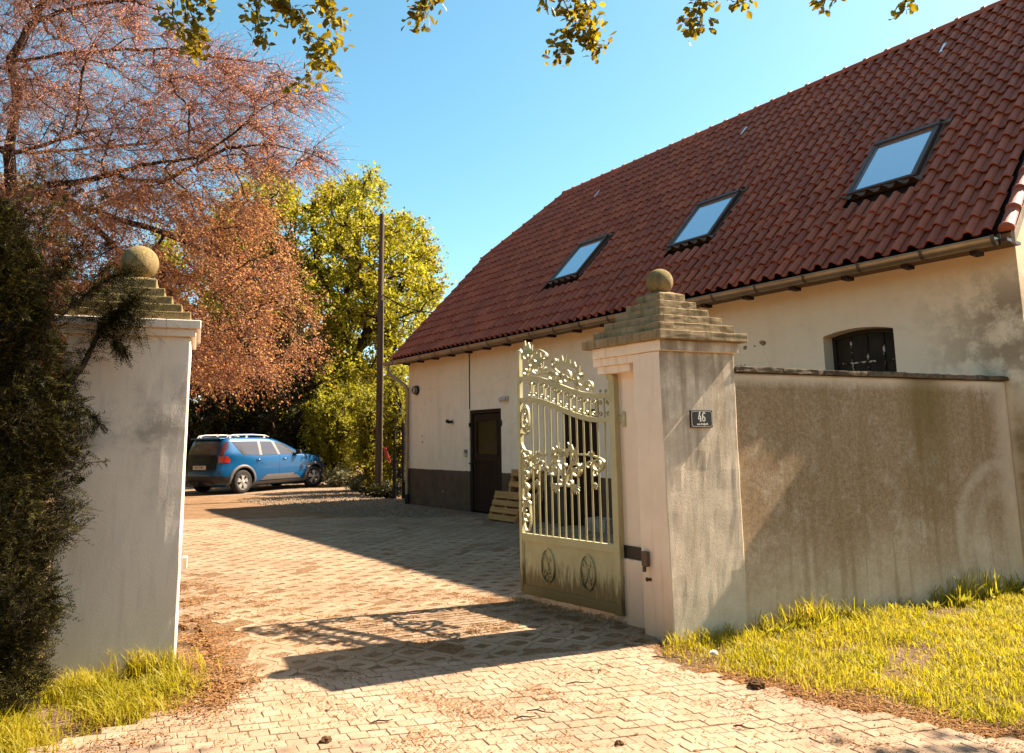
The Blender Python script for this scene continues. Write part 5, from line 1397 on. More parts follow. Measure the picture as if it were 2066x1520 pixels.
clusters = [  # pixel path of each hanging twig, leaf count, depth
 ([(352, -70), (372, -10), (392, 45), (396, 88)], 34, 5.9), ([(395, -30), (410, 5), (432, 25)], 12, 5.85), ([(350, -30), (348, 30), (362, 60), (372, 78)], 12, 5.95), ([(396, 86), (394, 112)], 9, 5.9),
 ([(545, -80), (556, -10), (590, 30), (620, 62), (640, 100), (655, 125)], 44, 5.8), ([(520, -40), (516, 10), (522, 50), (530, 92)], 26, 5.75), ([(640, -60), (655, -5), (662, 30), (690, 48)], 26, 5.85), ([(560, 0), (575, 20), (610, 20)], 18, 5.8), ([(640, 80), (672, 85), (682, 98)], 8, 5.8), ([(655, 125), (668, 126)], 5, 5.8),
 ([(640, 105), (632, 140), (605, 168), (575, 182)], 9, 5.9),
 ([(860, -70), (858, -10), (850, 30), (842, 55)], 24, 5.7), ([(870, -30), (878, 12)], 8, 5.7),
 ([(1120, -80), (1128, -20), (1150, 30), (1160, 62), (1130, 95), (1125, 122)], 42, 5.6), ([(1150, -40), (1180, 0), (1190, 40), (1192, 70)], 26, 5.55), ([(1190, 60), (1188, 95), (1215, 97)], 14, 5.6), ([(1100, -30), (1102, 10)], 8, 5.6),
 ([(1400, -80), (1418, -20), (1410, 20), (1395, 55)], 20, 5.3), ([(1440, -30), (1470, -5), (1505, 0)], 14, 5.3), ([(1410, 50), (1385, 62)], 6, 5.3),
 ([(1650, -60), (1668, -10), (1658, 22)], 10, 5.1), ([(1815, -50), (1830, -5), (1822, 18)], 7, 4.9)]
leaves_ = []
for path, n, Y in clusters:
    pts_ = [at_y(x, y, Y + rk.uniform(-.08, .08)) for x, y in path]
    top_ = near_bough(pts_[0])
    line = ([top_, top_.lerp(pts_[0], .5) + Vector((rk.uniform(-.1, .1), rk.uniform(-.1, .1), .05))] if path[0][1] < -15 else []) + pts_
    b = MB(); rads = [max(.0028, .014 - .0025 * k) if path[0][1] < -15 else .0035 for k in range(len(line))]; b.tube([oakP(v) for v in line], rads, 5); b.build('twig', M['bark'], oak, fix=False)
    n = int(n * 4.3)
    for k in range(n):
        s = (k + rk.random()) / n * (len(pts_) - 1); i = min(int(s), len(pts_) - 2); p = pts_[i].lerp(pts_[i + 1], s - i)
        p = p + Vector((rk.gauss(0, .046), rk.gauss(0, .06), rk.gauss(0, .034)))
        d_ = Vector((rk.gauss(0, 1), rk.gauss(0, 1), rk.gauss(-.55, .6))).normalized(); sz = rk.uniform(.050, .096)
        q = d_.to_track_quat('X', 'Z') @ Quaternion((1, 0, 0), rk.uniform(-1.6, 1.6))
        leaves_.append((sz, p, q, k % 6))
leaves_.sort(key=lambda t: -t[0]); joined = MB()
for k, (sz, p, q, mi_) in enumerate(leaves_):
    if k < 300:
        o = link('leaf', oak_me[mi_], oak); o.location = oakP(p); o.rotation_mode = 'QUATERNION'; o.rotation_quaternion = q; o.scale = (sz, sz, sz)
    else:
        T = Matrix.LocRotScale(Vector(oakP(p)), q, Vector((sz, sz, sz))); me = oak_me[mi_]
        joined.add([T @ v.co for v in me.vertices], [tuple(f.vertices) for f in me.polygons])
tag(joined.build('leafage', M['oakleaf'], oak, fix=False), kind='stuff')
# the rest of its leaves, out of the frame, joined
V = []
for k in range(2300):
    if k < 1000: c = bough2[1].lerp(bough2[2], .55 + .45 * rk.random()) + Vector((rk.gauss(.1, .32), rk.gauss(0, .22), rk.gauss(-.40, .30)))
    elif k < 1450: c = bough3[1].lerp(bough3[2], rk.random()) + Vector((rk.gauss(0, .36), rk.gauss(0, .16), rk.gauss(0, .12)))
    else:
        c = bough[5].lerp(bough[6], rk.random()) + Vector((rk.gauss(0, .9), rk.gauss(0, .5), abs(rk.gauss(.5, .5))))
        if rk.random() < .5: c = bough[0].lerp(bough[2], rk.random()) + Vector((rk.gauss(0, .8), rk.gauss(-.8, .7), abs(rk.gauss(.6, .6))))
    a = Vector((rk.gauss(0, 1), rk.gauss(0, 1), rk.gauss(0, .5))).normalized() * .10; s_ = a.cross(Vector((rk.gauss(0, .4), rk.gauss(0, .4), 1))).normalized() * .033
    V.append([c, c + a * .5 + s_, c + a, c + a * .5 - s_])
o = link('foliage', quads_mesh('foliage', np.array(V), M['oakleaf']), oak); o.location = -Vector(oak.location); tag(o, kind='stuff')

# ------------------------------------------------------------------ blue estate car
CS = 1.03; CROT = math.atan2(.880, .474); CLOC = Vector((-8.20, 21.72, 0))
car = thing('car', 'bright blue estate car with silver roof rails parked in the yard', 'car', CLOC, CROT); car.scale = (CS, CS, CS)
RINGS = [(.20, -.58, 3.46, .74), (.28, -.74, 3.60, .845), (.42, -.80, 3.70, .885), (.60, -.81, 3.72, .892), (.78, -.775, 3.69, .888), (.90, -.755, 3.60, .884), (.975, -.745, 3.44, .872), (1.03, -.74, 3.05, .858), (1.065, -.735, 2.62, .848), (1.20, -.70, 2.30, .806), (1.38, -.64, 1.88, .748), (1.50, -.585, 1.52, .705), (1.56, -.50, 1.22, .655), (1.590, -.32, .95, .52), (1.600, -.05, .60, .25)]
def ringp(z):
    zs = [q[0] for q in RINGS]; return [float(np.interp(z, zs, [q[i] for q in RINGS])) for i in (1, 2, 3)]
def sexp(z): return float(np.interp(z, [.2, .9, 1.1, 1.5], [5.5, 5., 6.5, 6.]))
def side_y(x, z):
    a, b_, h = ringp(z); c = (a + b_) / 2; r = (b_ - a) / 2; n = sexp(z); return h * max(0, 1 - abs((x - c) / r) ** n) ** (1 / n)
def end_x(y, z, rear=True):
    a, b_, h = ringp(z); c = (a + b_) / 2; r = (b_ - a) / 2; n = sexp(z); k = max(0, 1 - min(1, abs(y / h)) ** n) ** (1 / n); return c - r * k if rear else c + r * k
NR = 72
zz_ = []
for i in range(len(RINGS) - 1):
    m_ = 2 if RINGS[i + 1][0] - RINGS[i][0] > .05 else 1
    zz_ += [RINGS[i][0] + (RINGS[i + 1][0] - RINGS[i][0]) * k / m_ for k in range(m_)]
zz_.append(RINGS[-1][0])
b = MB(); vs = []
for z in zz_:
    a, b_, h = ringp(z); c = (a + b_) / 2; r = (b_ - a) / 2; n = sexp(z)
    for k in range(NR):
        an = 2 * math.pi * k / NR; cx, sx = math.cos(an), math.sin(an)
        vs.append((c + r * math.copysign(abs(cx) ** (2 / n), cx), h * math.copysign(abs(sx) ** (2 / n), sx), z))
fs = [(j * NR + k, j * NR + (k + 1) % NR, (j + 1) * NR + (k + 1) % NR, (j + 1) * NR + k) for j in range(len(zz_) - 1) for k in range(NR)]
fs += [tuple(range(NR - 1, -1, -1)), tuple((len(zz_) - 1) * NR + k for k in range(NR))]
b.add(vs, fs)
def mat_carpaint():
    t = NT('blue_car_paint'); lw = t.n('ShaderNodeLayerWeight', {'Blend': .35}).outputs['Facing']
    c = t.mix(lw, (.0, .066, .175), (.0, .042, .11))
    return t.done(t.bsdf(c, .30, None, .2, .4, .45))
M['paint'] = mat_carpaint(); M['cladding'] = simple('grey_cladding', (.085, .072, .066), .55, 0, .4, .1)
M['clad_dark'] = simple('dark_cladding', (.016, .013, .012), .5, 0, .4, .1); M['rubber'] = simple('rubber', (.022, .018, .016), .8, 0, .2, .2)
M['alloy'] = simple('alloy', (.62, .57, .52), .32, .7, .5, .08); M['silver'] = simple('silver_rail', (.36, .33, .29), .45, .3, .5, .05)
def mat_carglass():
    t = NT('tinted_glass'); return t.done(t.bsdf((.085, .075, .078), .05, None, .3, .8))
M['carglass'] = mat_carglass(); M['lampred'] = simple('red_lens', (.42, .018, .012), .12, 0, .6, .1, coat=1.); M['lampdark'] = simple('dark_red_lens', (.06, .008, .006), .12, 0, .6, .1, coat=1.)
M['lampwhite'] = simple('clear_lens', (.7, .66, .6), .1, .2, .6, .05, coat=1.)
body = b.build('body', M['paint'], car, smooth=True)
cutters = []
for ax in (0, 2.90):
    cb = MB(); cb.tube([(ax, -1.2, .34), (ax, -.58, .34)], .385, 32); cb.tube([(ax, .58, .34), (ax, 1.2, .34)], .385, 32)
    co = cb.build('cutter', M['clad_dark'], car); md = body.modifiers.new('arch', 'BOOLEAN'); md.object = co; md.operation = 'DIFFERENCE'; md.solver = 'EXACT'; cutters.append(co)
bpy.context.view_layer.update()
dg = bpy.context.evaluated_depsgraph_get(); me = bpy.data.meshes.new_from_object(body.evaluated_get(dg)); body.modifiers.clear(); body.data = me
me.materials.clear(); me.materials.append(M['paint']); me.materials.append(M['clad_dark'])
for p in me.polygons:
    c = p.center
    for ax in (0, 2.9):
        rr_ = math.hypot(c.x - ax, c.z - .34)
        if rr_ < .386 and (abs(abs(c.y) - .58) < .01 or (rr_ > .375 and abs((Vector((c.x - ax, 0, c.z - .34)).normalized()).dot(p.normal)) > .8)): p.material_index = 1
for c in cutters: bpy.data.objects.remove(c)
try: me.set_sharp_from_angle(angle=R(38))
except Exception: pass
def side_panel(name, poly, mat, s, off=.006, nx=10, nz=5, parent=None, th=None):
    """poly: 4 corners (x,z) lower-left, lower-right, upper-right, upper-left, laid on the flank"""
    (a, b_, c, d_) = poly; m_ = MB(); vs = []
    for j in range(nz + 1):
        for i in range(nx + 1):
            u = i / nx; v = j / nz
            x = (a[0] * (1 - u) + b_[0] * u) * (1 - v) + (d_[0] * (1 - u) + c[0] * u) * v; z = (a[1] * (1 - u) + b_[1] * u) * (1 - v) + (d_[1] * (1 - u) + c[1] * u) * v
            vs.append((x, s * (side_y(x, z) + off), z))
    m_.add(vs, [(j * (nx + 1) + i, j * (nx + 1) + i + 1, (j + 1) * (nx + 1) + i + 1, (j + 1) * (nx + 1) + i)[::-s] for j in range(nz) for i in range(nx)])
    return m_.build(name, mat, parent or car, smooth=True, fix=False)
def end_panel(name, poly, mat, rear=True, off=.006, ny=10, nz=6):
    (a, b_, c, d_) = poly; m_ = MB(); vs = []
    for j in range(nz + 1):
        for i in range(ny + 1):
            u = i / ny; v = j / nz
            y = (a[0] * (1 - u) + b_[0] * u) * (1 - v) + (d_[0] * (1 - u) + c[0] * u) * v; z = (a[1] * (1 - u) + b_[1] * u) * (1 - v) + (d_[1] * (1 - u) + c[1] * u) * v
            vs.append((end_x(y, z, rear) + (-off if rear else off), y, z))
    m_.add(vs, [(j * (ny + 1) + i, j * (ny + 1) + i + 1, (j + 1) * (ny + 1) + i + 1, (j + 1) * (ny + 1) + i)[::(-1 if rear else 1)] for j in range(nz) for i in range(ny)])
    return m_.build(name, mat, car, smooth=True, fix=False)
M['pillar'] = simple('glare_beige_pillar', (.20, .175, .15), .3, .2, .5, .05)  # dark gloss pillars; the sun's beige reflection is put into this colour
for s in (-1, 1):
    side_panel('side_window', [(-.02, 1.085), (.60, 1.065), (.60, 1.455), (-.33, 1.46)], M['carglass'], s)
    side_panel('side_window', [(.70, 1.065), (1.32, 1.065), (1.15, 1.445), (.70, 1.455)], M['carglass'], s)
    side_panel('side_window', [(1.42, 1.065), (2.16, 1.075), (1.60, 1.39), (1.25, 1.44)], M['carglass'], s)
    side_panel('door_pillar', [(.60, 1.062), (.70, 1.062), (.70, 1.458), (.60, 1.458)], M['pillar'], s, .005, 2, 4)
    side_panel('door_pillar', [(1.32, 1.062), (1.42, 1.062), (1.25, 1.443), (1.15, 1.448)], M['pillar'], s, .005, 2, 4)
    side_panel('door_guard', [(.62, .34), (2.28, .34), (1.95, .50), (.86, .50)], M['cladding'], s, .014, 12, 3)
    side_panel('sill_trim', [(.36, .235), (2.54, .235), (2.54, .31), (.36, .31)], M['cladding'], s, .018, 12, 2)
    for (xa, za, xb, zb) in ((1.36, .33, 1.37, 1.06), (2.34, .36, 2.28, 1.03), (.42, .80, .68, 1.06)):
        side_panel('door_gap', [(xa - .004, za), (xa + .004, za), (xb + .004, zb), (xb - .004, zb)], M['clad_dark'], s, .003, 1, 6)
    for x in (.46, 1.50):
        m_ = MB(); y = side_y(x, .93); m_.tube([(x, s * (y - .004), .93), (x + .03, s * (y + .035), .935), (x + .15, s * (y + .035), .935), (x + .18, s * (y - .004), .93)], .014, 6); m_.build('door_handle', M['paint'], car, auto=50)
    m_ = MB()
    m_.tube([(2.12, s * .80, 1.10), (2.08, s * .90, 1.11)], .025, 6)
    m_.add([(2.02, s * .88, 1.04), (2.14, s * .89, 1.05), (2.13, s * 1.06, 1.07), (2.04, s * 1.06, 1.06), (2.02, s * .88, 1.19), (2.11, s * .89, 1.18), (2.10, s * 1.05, 1.18), (2.03, s * 1.05, 1.18)], [(0, 1, 2, 3), (4, 5, 6, 7), (0, 1, 5, 4), (1, 2, 6, 5), (2, 3, 7, 6), (3, 0, 4, 7)])
    m_.build('wing_mirror', M['clad_dark'], car, bevel=.02)
    rl = MB(); rl.tube([(-.42, s * .60, 1.555), (-.36, s * .60, 1.615), (-.15, s * .605, 1.64), (.5, s * .605, 1.648), (1.0, s * .60, 1.63), (1.18, s * .59, 1.585)], [.018, .022, .022, .022, .020, .014], 8)
    for x in (-.30, .30, .98): rl.box(x - .04, x + .04, s * .605 - .015, s * .605 + .015, 1.55, 1.63)
    rl.build('roof_rail', M['silver'], car, auto=50)
    tl_ = MB(); vs = []; na_, nz_ = 10, 4
    for jz in range(nz_ + 1):
        for ia in range(na_ + 1):
            z = .875 + .175 * jz / nz_; a, b_, h = ringp(z); n = sexp(z); an = .42 + (.40 if jz < 1 else .46) * ia / na_
            x = (a + b_) / 2 - (b_ - a + .03) / 2 * math.cos(an) ** (2 / n); y = s * (h + .012) * math.sin(an) ** (2 / n); vs.append((x, y, z))
    tl_.add(vs, [(jz * (na_ + 1) + ia, jz * (na_ + 1) + ia + 1, (jz + 1) * (na_ + 1) + ia + 1, (jz + 1) * (na_ + 1) + ia)[::s] for jz in range(nz_) for ia in range(na_)])
    tl_.build('tail_light', M['lampred'] if s < 0 else M['lampdark'], car, smooth=True, fix=False)  # left lamp gets the darker lens, its shade put into the colour
    e0, e1 = sorted((s * .64, s * .735)); end_panel('tail_light', [(e0, 1.07), (e1 + (s > 0) * .05, 1.07), (e1, 1.44), (e0, 1.44)], M['lampdark'], True, .010, 4, 5)
    hl = side_panel('headlight', [(3.18, .80), (3.58, .78), (3.46, .92), (3.16, .93)], M['lampwhite'], s, .008, 6, 3)
    for ax in (0, 2.9):
        ar = MB(); vs = []; n = 24
        for k in range(n + 1):
            a = -.28 + (math.pi + .56) * k / n
            for r_, o_ in ((.385, .02), (.395, .028), (.455, .026), (.468, .004)):
                x, z = ax + r_ * math.cos(a), .34 + r_ * math.sin(a); vs.append((x, s * (side_y(min(max(x, -.70), 3.62), max(z, .22)) + o_), max(z, .20)))
        ar.add(vs, [(k * 4 + q, k * 4 + q + 1, k * 4 + q + 5, k * 4 + q + 4)[::s] for k in range(n) for q in range(3)])
        ar.build('wheel_arch', M['cladding'], car, smooth=True, fix=False)
        steer = R(-14) if ax > 1 else 0
        wh = MB(); prof = [(.20, -.10), (.225, -.105), (.27, -.108), (.31, -.098), (.326, -.075), (.328, 0), (.326, .075), (.31, .098), (.27, .108), (.22, .105), (.20, .10)]
        wh.lathe(prof, 40); wh.v = [(x, -z * s * 1.0, y) for x, y, z in wh.v]
        tyre = wh.build('wheel', M['rubber'], car, (ax, s * .775, .328), (0, 0, steer), auto=45)
        ri = MB(); ri.lathe([(.205, .10), (.218, .104), (.222, .095), (.205, .07), (.19, .04), (.18, -.05)], 40)
        q0 = len(ri.v)
        for k in range(5):
            for off in (-.16, .16):
                a = 2 * math.pi * k / 5 + .3; d0 = a + off * .55; d1 = a + off * 1.15
                w0, w1 = .020, .026
                p0 = Vector((math.cos(d0) * .035, math.sin(d0) * .035)); p1 = Vector((math.cos(d1) * .208, math.sin(d1) * .208)); t_ = (p1 - p0).normalized(); nn_ = Vector((-t_.y, t_.x))
                base = [p0 + nn_ * w0, p0 - nn_ * w0, p1 - nn_ * w1, p1 + nn_ * w1]
                ri.add([(p.x, p.y, z) for z, sc in ((.055, 1), (.085, 1)) for p in base], [(0, 1, 2, 3), (7, 6, 5, 4), (0, 4, 5, 1), (1, 5, 6, 2), (2, 6, 7, 3), (3, 7, 4, 0)])
        ri.lathe([(.062, .06), (.060, .09), (.03, .096), (0, .098)], 16)
        ri.v = [(x, s * z, y) for x, y, z in ri.v]
        ri.build('rim', M['alloy'], tyre, auto=35)
        hb = MB(); hb.lathe([(0, .01), (.20, .01)], 24); hb.v = [(x, s * z, y) for x, y, z in hb.v]; hb.build('brake_disc', M['clad_dark'], tyre)
end_panel('rear_window', [(-.60, 1.10), (.60, 1.10), (.55, 1.46), (-.55, 1.46)], M['carglass'], True)
end_panel('windscreen', [(-.68, 1.09), (.68, 1.09), (.54, 1.48), (-.54, 1.48)], M['carglass'], False, .006)
end_panel('tailgate_trim', [(-.60, 1.065), (.60, 1.065), (.60, 1.10), (-.60, 1.10)], M['clad_dark'], True, .008, 8, 1)
m_ = MB(); m_.box(-.66, -.44, -.60, .60, 1.525, 1.555); m_.build('roof_spoiler', M['paint'], car, bevel=.012)
end_panel('bumper_cladding', [(-.80, .24), (.80, .24), (.868, .50), (-.868, .50)], M['clad_dark'], True, .014, 20, 4)
for s in (-1, 1): side_panel('bumper_cladding', [(-.79, .24), (-.36, .24), (-.40, .50), (-.80, .50)], M['clad_dark'], s, .014, 6, 3)
end_panel('skid_plate', [(-.50, .25), (.50, .25), (.42, .33), (-.42, .33)], M['cladding'], True, .022, 10, 2)
end_panel('tailgate', [(-.60, .67), (.60, .67), (.60, 1.062), (-.60, 1.062)], simple('dark_navy', (.006, .006, .010), .4, 0, .3, .1, coat=.2), True, .005, 12, 4)  # black tailgate; shade on the car's rear is also put into this colour
end_panel('bumper_edge', [(-.80, .635), (.80, .635), (.80, .655), (-.80, .655)], M['clad_dark'], True, .006, 16, 1)
npx = end_x(0, .74) - .012
m_ = MB(); m_.box(npx - .006, npx + .004, -.26, .26, .685, .795)
pl = m_.build('number_plate', simple('plate_white', (.62, .54, .44), .4), car)
text('KLE TI 800', .095, M['plastic_black'], pl, 'plate_lettering', (npx - .008, 0, .742), (R(90), 0, R(-90)), .001, .80)
m_ = MB()
for k, y in enumerate((.34, .20, .06, -.08, -.22)): m_.box(-.745 + .0, -.742, y - .03, y + .03, .93, .965)
tlx = end_x(0, .93)
text('DACIA', .075, simple('dark_chrome', (.10, .085, .08), .3, .6), car, 'badge_lettering', (tlx - .010, 0, .955), (R(90), 0, R(-84)), .001, 1.9)
m_ = MB(); m_.tube([(-.30, -.2, 1.588), (-.42, -.2, 1.70)], .008, 5); m_.build('aerial', M['clad_dark'], car)
for s in (-1, 1): 
    m_ = MB(); m_.tube([(2.2, s * .66, 1.09), (1.30, s * .58, 1.535)], .012, 5); m_.build('screen_pillar', M['paint'], car)

# ------------------------------------------------------------------ grass, litter, gravel, clods
rg = np.random.default_rng(77)
def in_poly(P, x, y):
    ins = np.zeros(len(x), bool); j = len(P) - 1
    for i in range(len(P)):
        c = ((P[i][1] > y) != (P[j][1] > y)) & (x < (P[j][0] - P[i][0]) * (y - P[i][1]) / (P[j][1] - P[i][1] + 1e-9) + P[i][0]); ins ^= c; j = i
    return ins
def scatter(P, n, r):
    P = [(p[0], p[1]) for p in P]; lo = np.min(P, 0); hi = np.max(P, 0); X = np.zeros((0, 2))
    while len(X) < n:
        q = lo + (hi - lo) * r.random((n, 2)); X = np.concatenate([X, q[in_poly(P, q[:, 0], q[:, 1])]])
    return X[:n]
def vnoise(x, y, s, seed=0):
    return .5 + .25 * (np.sin(x * s + 1.3 * seed + 1.7 * np.sin(y * s * .8 + seed)) + np.sin(y * s * 1.3 + 2.1 * seed + 1.4 * np.sin(x * s * 1.1 + 3)))
def blades(X, H, r, wid=.0035, lean=.5, z0=-.03, curl=.5):
    n = len(X); a = r.uniform(0, 2 * np.pi, n); d = np.stack([np.cos(a), np.sin(a)], 1) * (np.abs(r.normal(0, lean, n)) * H)[:, None]
    s = np.stack([-np.sin(a + r.normal(0, .6, n)), np.cos(a)], 1) * (wid * r.uniform(.6, 1.3, n))[:, None]
    def lev(q): return np.concatenate([X + d * q[:, None] ** 2, (z0 + H * (q - curl * .35 * q ** 3))[:, None]], 1)
    s3 = np.concatenate([s, np.zeros((n, 1))], 1); p0, p1, p2, p3 = lev(np.zeros(n)), lev(np.full(n, .4)), lev(np.full(n, .75)), lev(np.ones(n))
    return np.concatenate([np.stack([p0 - s3, p0 + s3, p1 + s3 * .9, p1 - s3 * .9], 1), np.stack([p1 - s3 * .9, p1 + s3 * .9, p2 + s3 * .6, p2 - s3 * .6], 1), np.stack([p2 - s3 * .6, p2 + s3 * .6, p3 + s3 * .08, p3 - s3 * .08], 1)])
def flakes_(X, ln, wd, r, z=.004):
    n = len(X); a = r.uniform(0, 2 * np.pi, n); d = np.stack([np.cos(a), np.sin(a), r.normal(0, .12, n)], 1) * (ln * r.uniform(.4, 1.3, n))[:, None]; s = np.stack([-np.sin(a), np.cos(a), r.normal(0, .3, n)], 1) * (wd * r.uniform(.5, 1.4, n))[:, None]
    p = np.concatenate([X, (z + np.abs(r.normal(0, .003, n)))[:, None]], 1); return np.stack([p - d - s, p + d - s, p + d + s, p - d + s], 1)
flakes = flakes_
def mat_grass():
    t = NT('grass_blade'); P = t.pos(); n1 = t.noise(1.7, detail=3); n2 = t.noise(60, detail=2)
    c = t.mix(t.ramp(n1, .38, .62), (.27, .235, .006), (.37, .30, .014)); c = t.mix(t.math('MULTIPLY', t.ramp(n2, .5, .62), .7), c, (.36, .29, .06))
    b = t.bsdf(c, .5, spec=.3); tr = t.n('ShaderNodeBsdfTranslucent', {'Color': t.mix(1.0, c, (1.3, 1.25, .8), 'MULTIPLY')}).outputs[0]
    return t.done(t.n('ShaderNodeMixShader', {0: .55, 1: b, 2: tr}).outputs[0])
M['grass'] = mat_grass(); M['straw'] = leafmat('dry_straw', [(.238, .153, .060), (.297, .204, .093), (.187, .102, .043)], .2, .7, .2)
wall_at = lambda q: PR0 + Vector((math.cos(PA), math.sin(PA), 0)) * q
le = LAWN_EDGE
lawn = [(le[0].x + .05, le[0].y + .04)] + [(p.x, p.y) for p in le[1:]] + [(5.5, 4.6), (5.4, 7.3)] + [tuple(wall_at(q) + Vector((.0, -.015, 0)))[:2] for q in (4.2, 2.5, .75, .68)] + [tuple(wall_at(.02) + Vector((.0, -.02, 0)))[:2]]
X = scatter(lawn, 74000, rg)
bare = vnoise(X[:, 0], X[:, 1], 4.1, 1) * .6 + vnoise(X[:, 0], X[:, 1], 9.3, 2) * .4
edge_d = np.array([min((Vector((x, y)) - Vector((a.x, a.y))).length for a in [le[i].lerp(le[i + 1], q / 5) for i in range(len(le) - 1) for q in range(5)]) for x, y in X[:, :2]])
keep = (rg.random(len(X)) < np.clip((bare - .20) * 4.2, .15, 1)) & (rg.random(len(X)) < np.clip(edge_d / .12, .12, 1))
X = X[keep]; bare = bare[keep]
H = (.025 + .065 * rg.random(len(X)) ** 1.6) * (.5 + 1.0 * np.clip(bare, 0, 1))
wd_ = np.array([abs((Vector((x, y, 0)) - PR0).dot(Vector((-math.sin(PA), math.cos(PA), 0)))) for x, y in X])
H *= 1 + .9 * np.exp(-wd_ / .12) * rg.random(len(X))
V1 = blades(X, H, rg, .0032, .55)
# tall tufts at the foot of the wall and pillar
tuft = []
for q, n_, h_ in ((.05, 60, .16), (.22, 70, .15), (.5, 60, .15), (.85, 70, .20), (1.15, 110, .26), (1.35, 100, .30), (1.6, 60, .24), (1.9, 40, .18), (2.4, 40, .15), (2.9, 60, .22), (3.15, 80, .32), (3.35, 60, .36), (3.6, 60, .30), (3.9, 50, .24)):
    c = wall_at(q) + Vector((.0, -.05, 0)); tuft.append((np.stack([rg.normal(c.x, .07, n_), rg.normal(c.y, .03, n_)], 1), h_ * rg.uniform(.4, 1.15, n_)))
V2 = blades(np.concatenate([t[0] for t in tuft]), np.concatenate([t[1] for t in tuft]), rg, .0038, .45, curl=.6)
Xs = scatter(lawn, 5000, rg); fs_ = flakes_(Xs, .028, .0016, rg, -.012)
tag(link('dry_thatch', quads_mesh('dry_thatch', fs_, M['straw'])), 'pale dry straw lying between the blades of the lawn', 'straw', kind='stuff')
tag(link('lawn_grass', quads_mesh('lawn_grass', np.concatenate([V1, V2]), M['grass'])), 'sunlit yellow-green grass growing along the foot of garden wall', 'grass', kind='stuff')
gp = [gnd(x, y) for x, y in ((-200, 1560), (0, 1570), (200, 1500), (330, 1455), (400, 1420), (432, 1395), (415, 1370), (352, 1345), (130, 1375), (-200, 1420))]
X = scatter([(p.x, p.y) for p in gp], 13000, rg); e2 = np.array([min((Vector((x, y)) - Vector((p.x, p.y))).length for p in [gp[i].lerp(gp[i + 1], q / 4) for i in range(1, 6) for q in range(4)]) for x, y in X])
bare = vnoise(X[:, 0], X[:, 1], 6.1, 5) + .1; keep = (rg.random(len(X)) < np.clip((bare - .15) * 3, .1, 1)) & (rg.random(len(X)) < np.clip(e2 / .22, .12, 1)); X = X[keep]
V1 = blades(X, (.03 + .12 * rg.random(len(X)) ** 1.5) * (.5 + .9 * vnoise(X[:, 0], X[:, 1], 11., 9)), rg, .0032, .7)
c = gnd(300, 1352); Xt = np.stack([rg.normal(c.x, .16, 420), rg.normal(c.y - .03, .05, 420)], 1); V2 = blades(Xt, .08 + .17 * rg.random(420), rg, .0034, .55)
tag(link('verge_grass', quads_mesh('verge_grass', np.concatenate([V1, V2]), M['grass'])), 'tall yellow-green grass at foot of the left pillar beside the yew', 'grass', kind='stuff')
# broad-leaved weeds at the foot of the wall
Wp = []; Wa = []
for q, n_ in ((.78, 1), (1.05, 2), (1.22, 2), (1.75, 2), (1.95, 2), (2.5, 1), (3.0, 2), (3.5, 2), (3.95, 2)):
    for k in range(n_):
        c = wall_at(q + rg.normal(0, .08)) + Vector((0, -.08 - .06 * rg.random(), 0))
        for a in rg.uniform(0, 6.28, 11): Wp.append((c.x + .01 * math.cos(a), c.y + .01 * math.sin(a), -.01)); Wa.append((math.cos(a), math.sin(a), rg.uniform(.35, 1.3)))
tag(link('wall_weeds', quads_mesh('wall_weeds', leaf_quads(np.array(Wp), np.array(Wa), rg.uniform(.06, .15, len(Wp)), rg.uniform(.018, .035, len(Wp)), rg, 1.), L_bush)), 'broad-leaved green weeds at the foot of the garden wall', 'weeds', kind='stuff')
p = gnd(1440, 1322); bm = bmesh.new(); bmesh.ops.create_icosphere(bm, subdivisions=3, radius=.028)
for v in bm.verts: v.co *= 1 + rnd.uniform(-.25, .2); v.co.z *= .55
me = bpy.data.meshes.new('paper_scrap'); bm.to_mesh(me); bm.free(); me.materials.append(simple('white_paper', (.55, .50, .44), .9, 0, .1, .1))
tag(link('paper_scrap', me, None, (p.x, p.y, .015)), 'small crumpled white paper scrap in the grass edge near the number pillar', 'paper')
# grass in the cells of the grid stones and thin growth under the gate
cells = []
for p in cand[:300]:
    for (ci, cj) in ((0, 0), (1, 0), (0, 1), (1, 1)):
        if rg.random() < .30:
            cx = (ci - .5) * GX + (.25 if cj else -.25) * GX; cy = (cj - .5) * GY; q = p + PE * cx + PP * cy; n_ = rg.integers(3, 12)
            cells.append(np.stack([rg.normal(q.x, .03, n_), rg.normal(q.y, .02, n_)], 1))
X = np.concatenate(cells); V1 = blades(X, .02 + .035 * rg.random(len(X)), rg, .0028, .6)
gu = [Vector((.985, 5.905, 0)) + Vector((math.cos(GA), math.sin(GA), 0)) * q for q in np.linspace(0, 1.25, 30)]
Xg = np.concatenate([np.stack([rg.normal(p.x - .03, .05, 26), rg.normal(p.y - .02, .04, 26)], 1) for p in gu]); V2 = blades(Xg, .03 + .06 * rg.random(len(Xg)), rg, .003, .6)
tag(link('joint_grass', quads_mesh('joint_grass', np.concatenate([V1, V2]), M['straw'])), 'sparse dry grass in the grid stone cells and under the gate leaf', 'grass', kind='stuff')
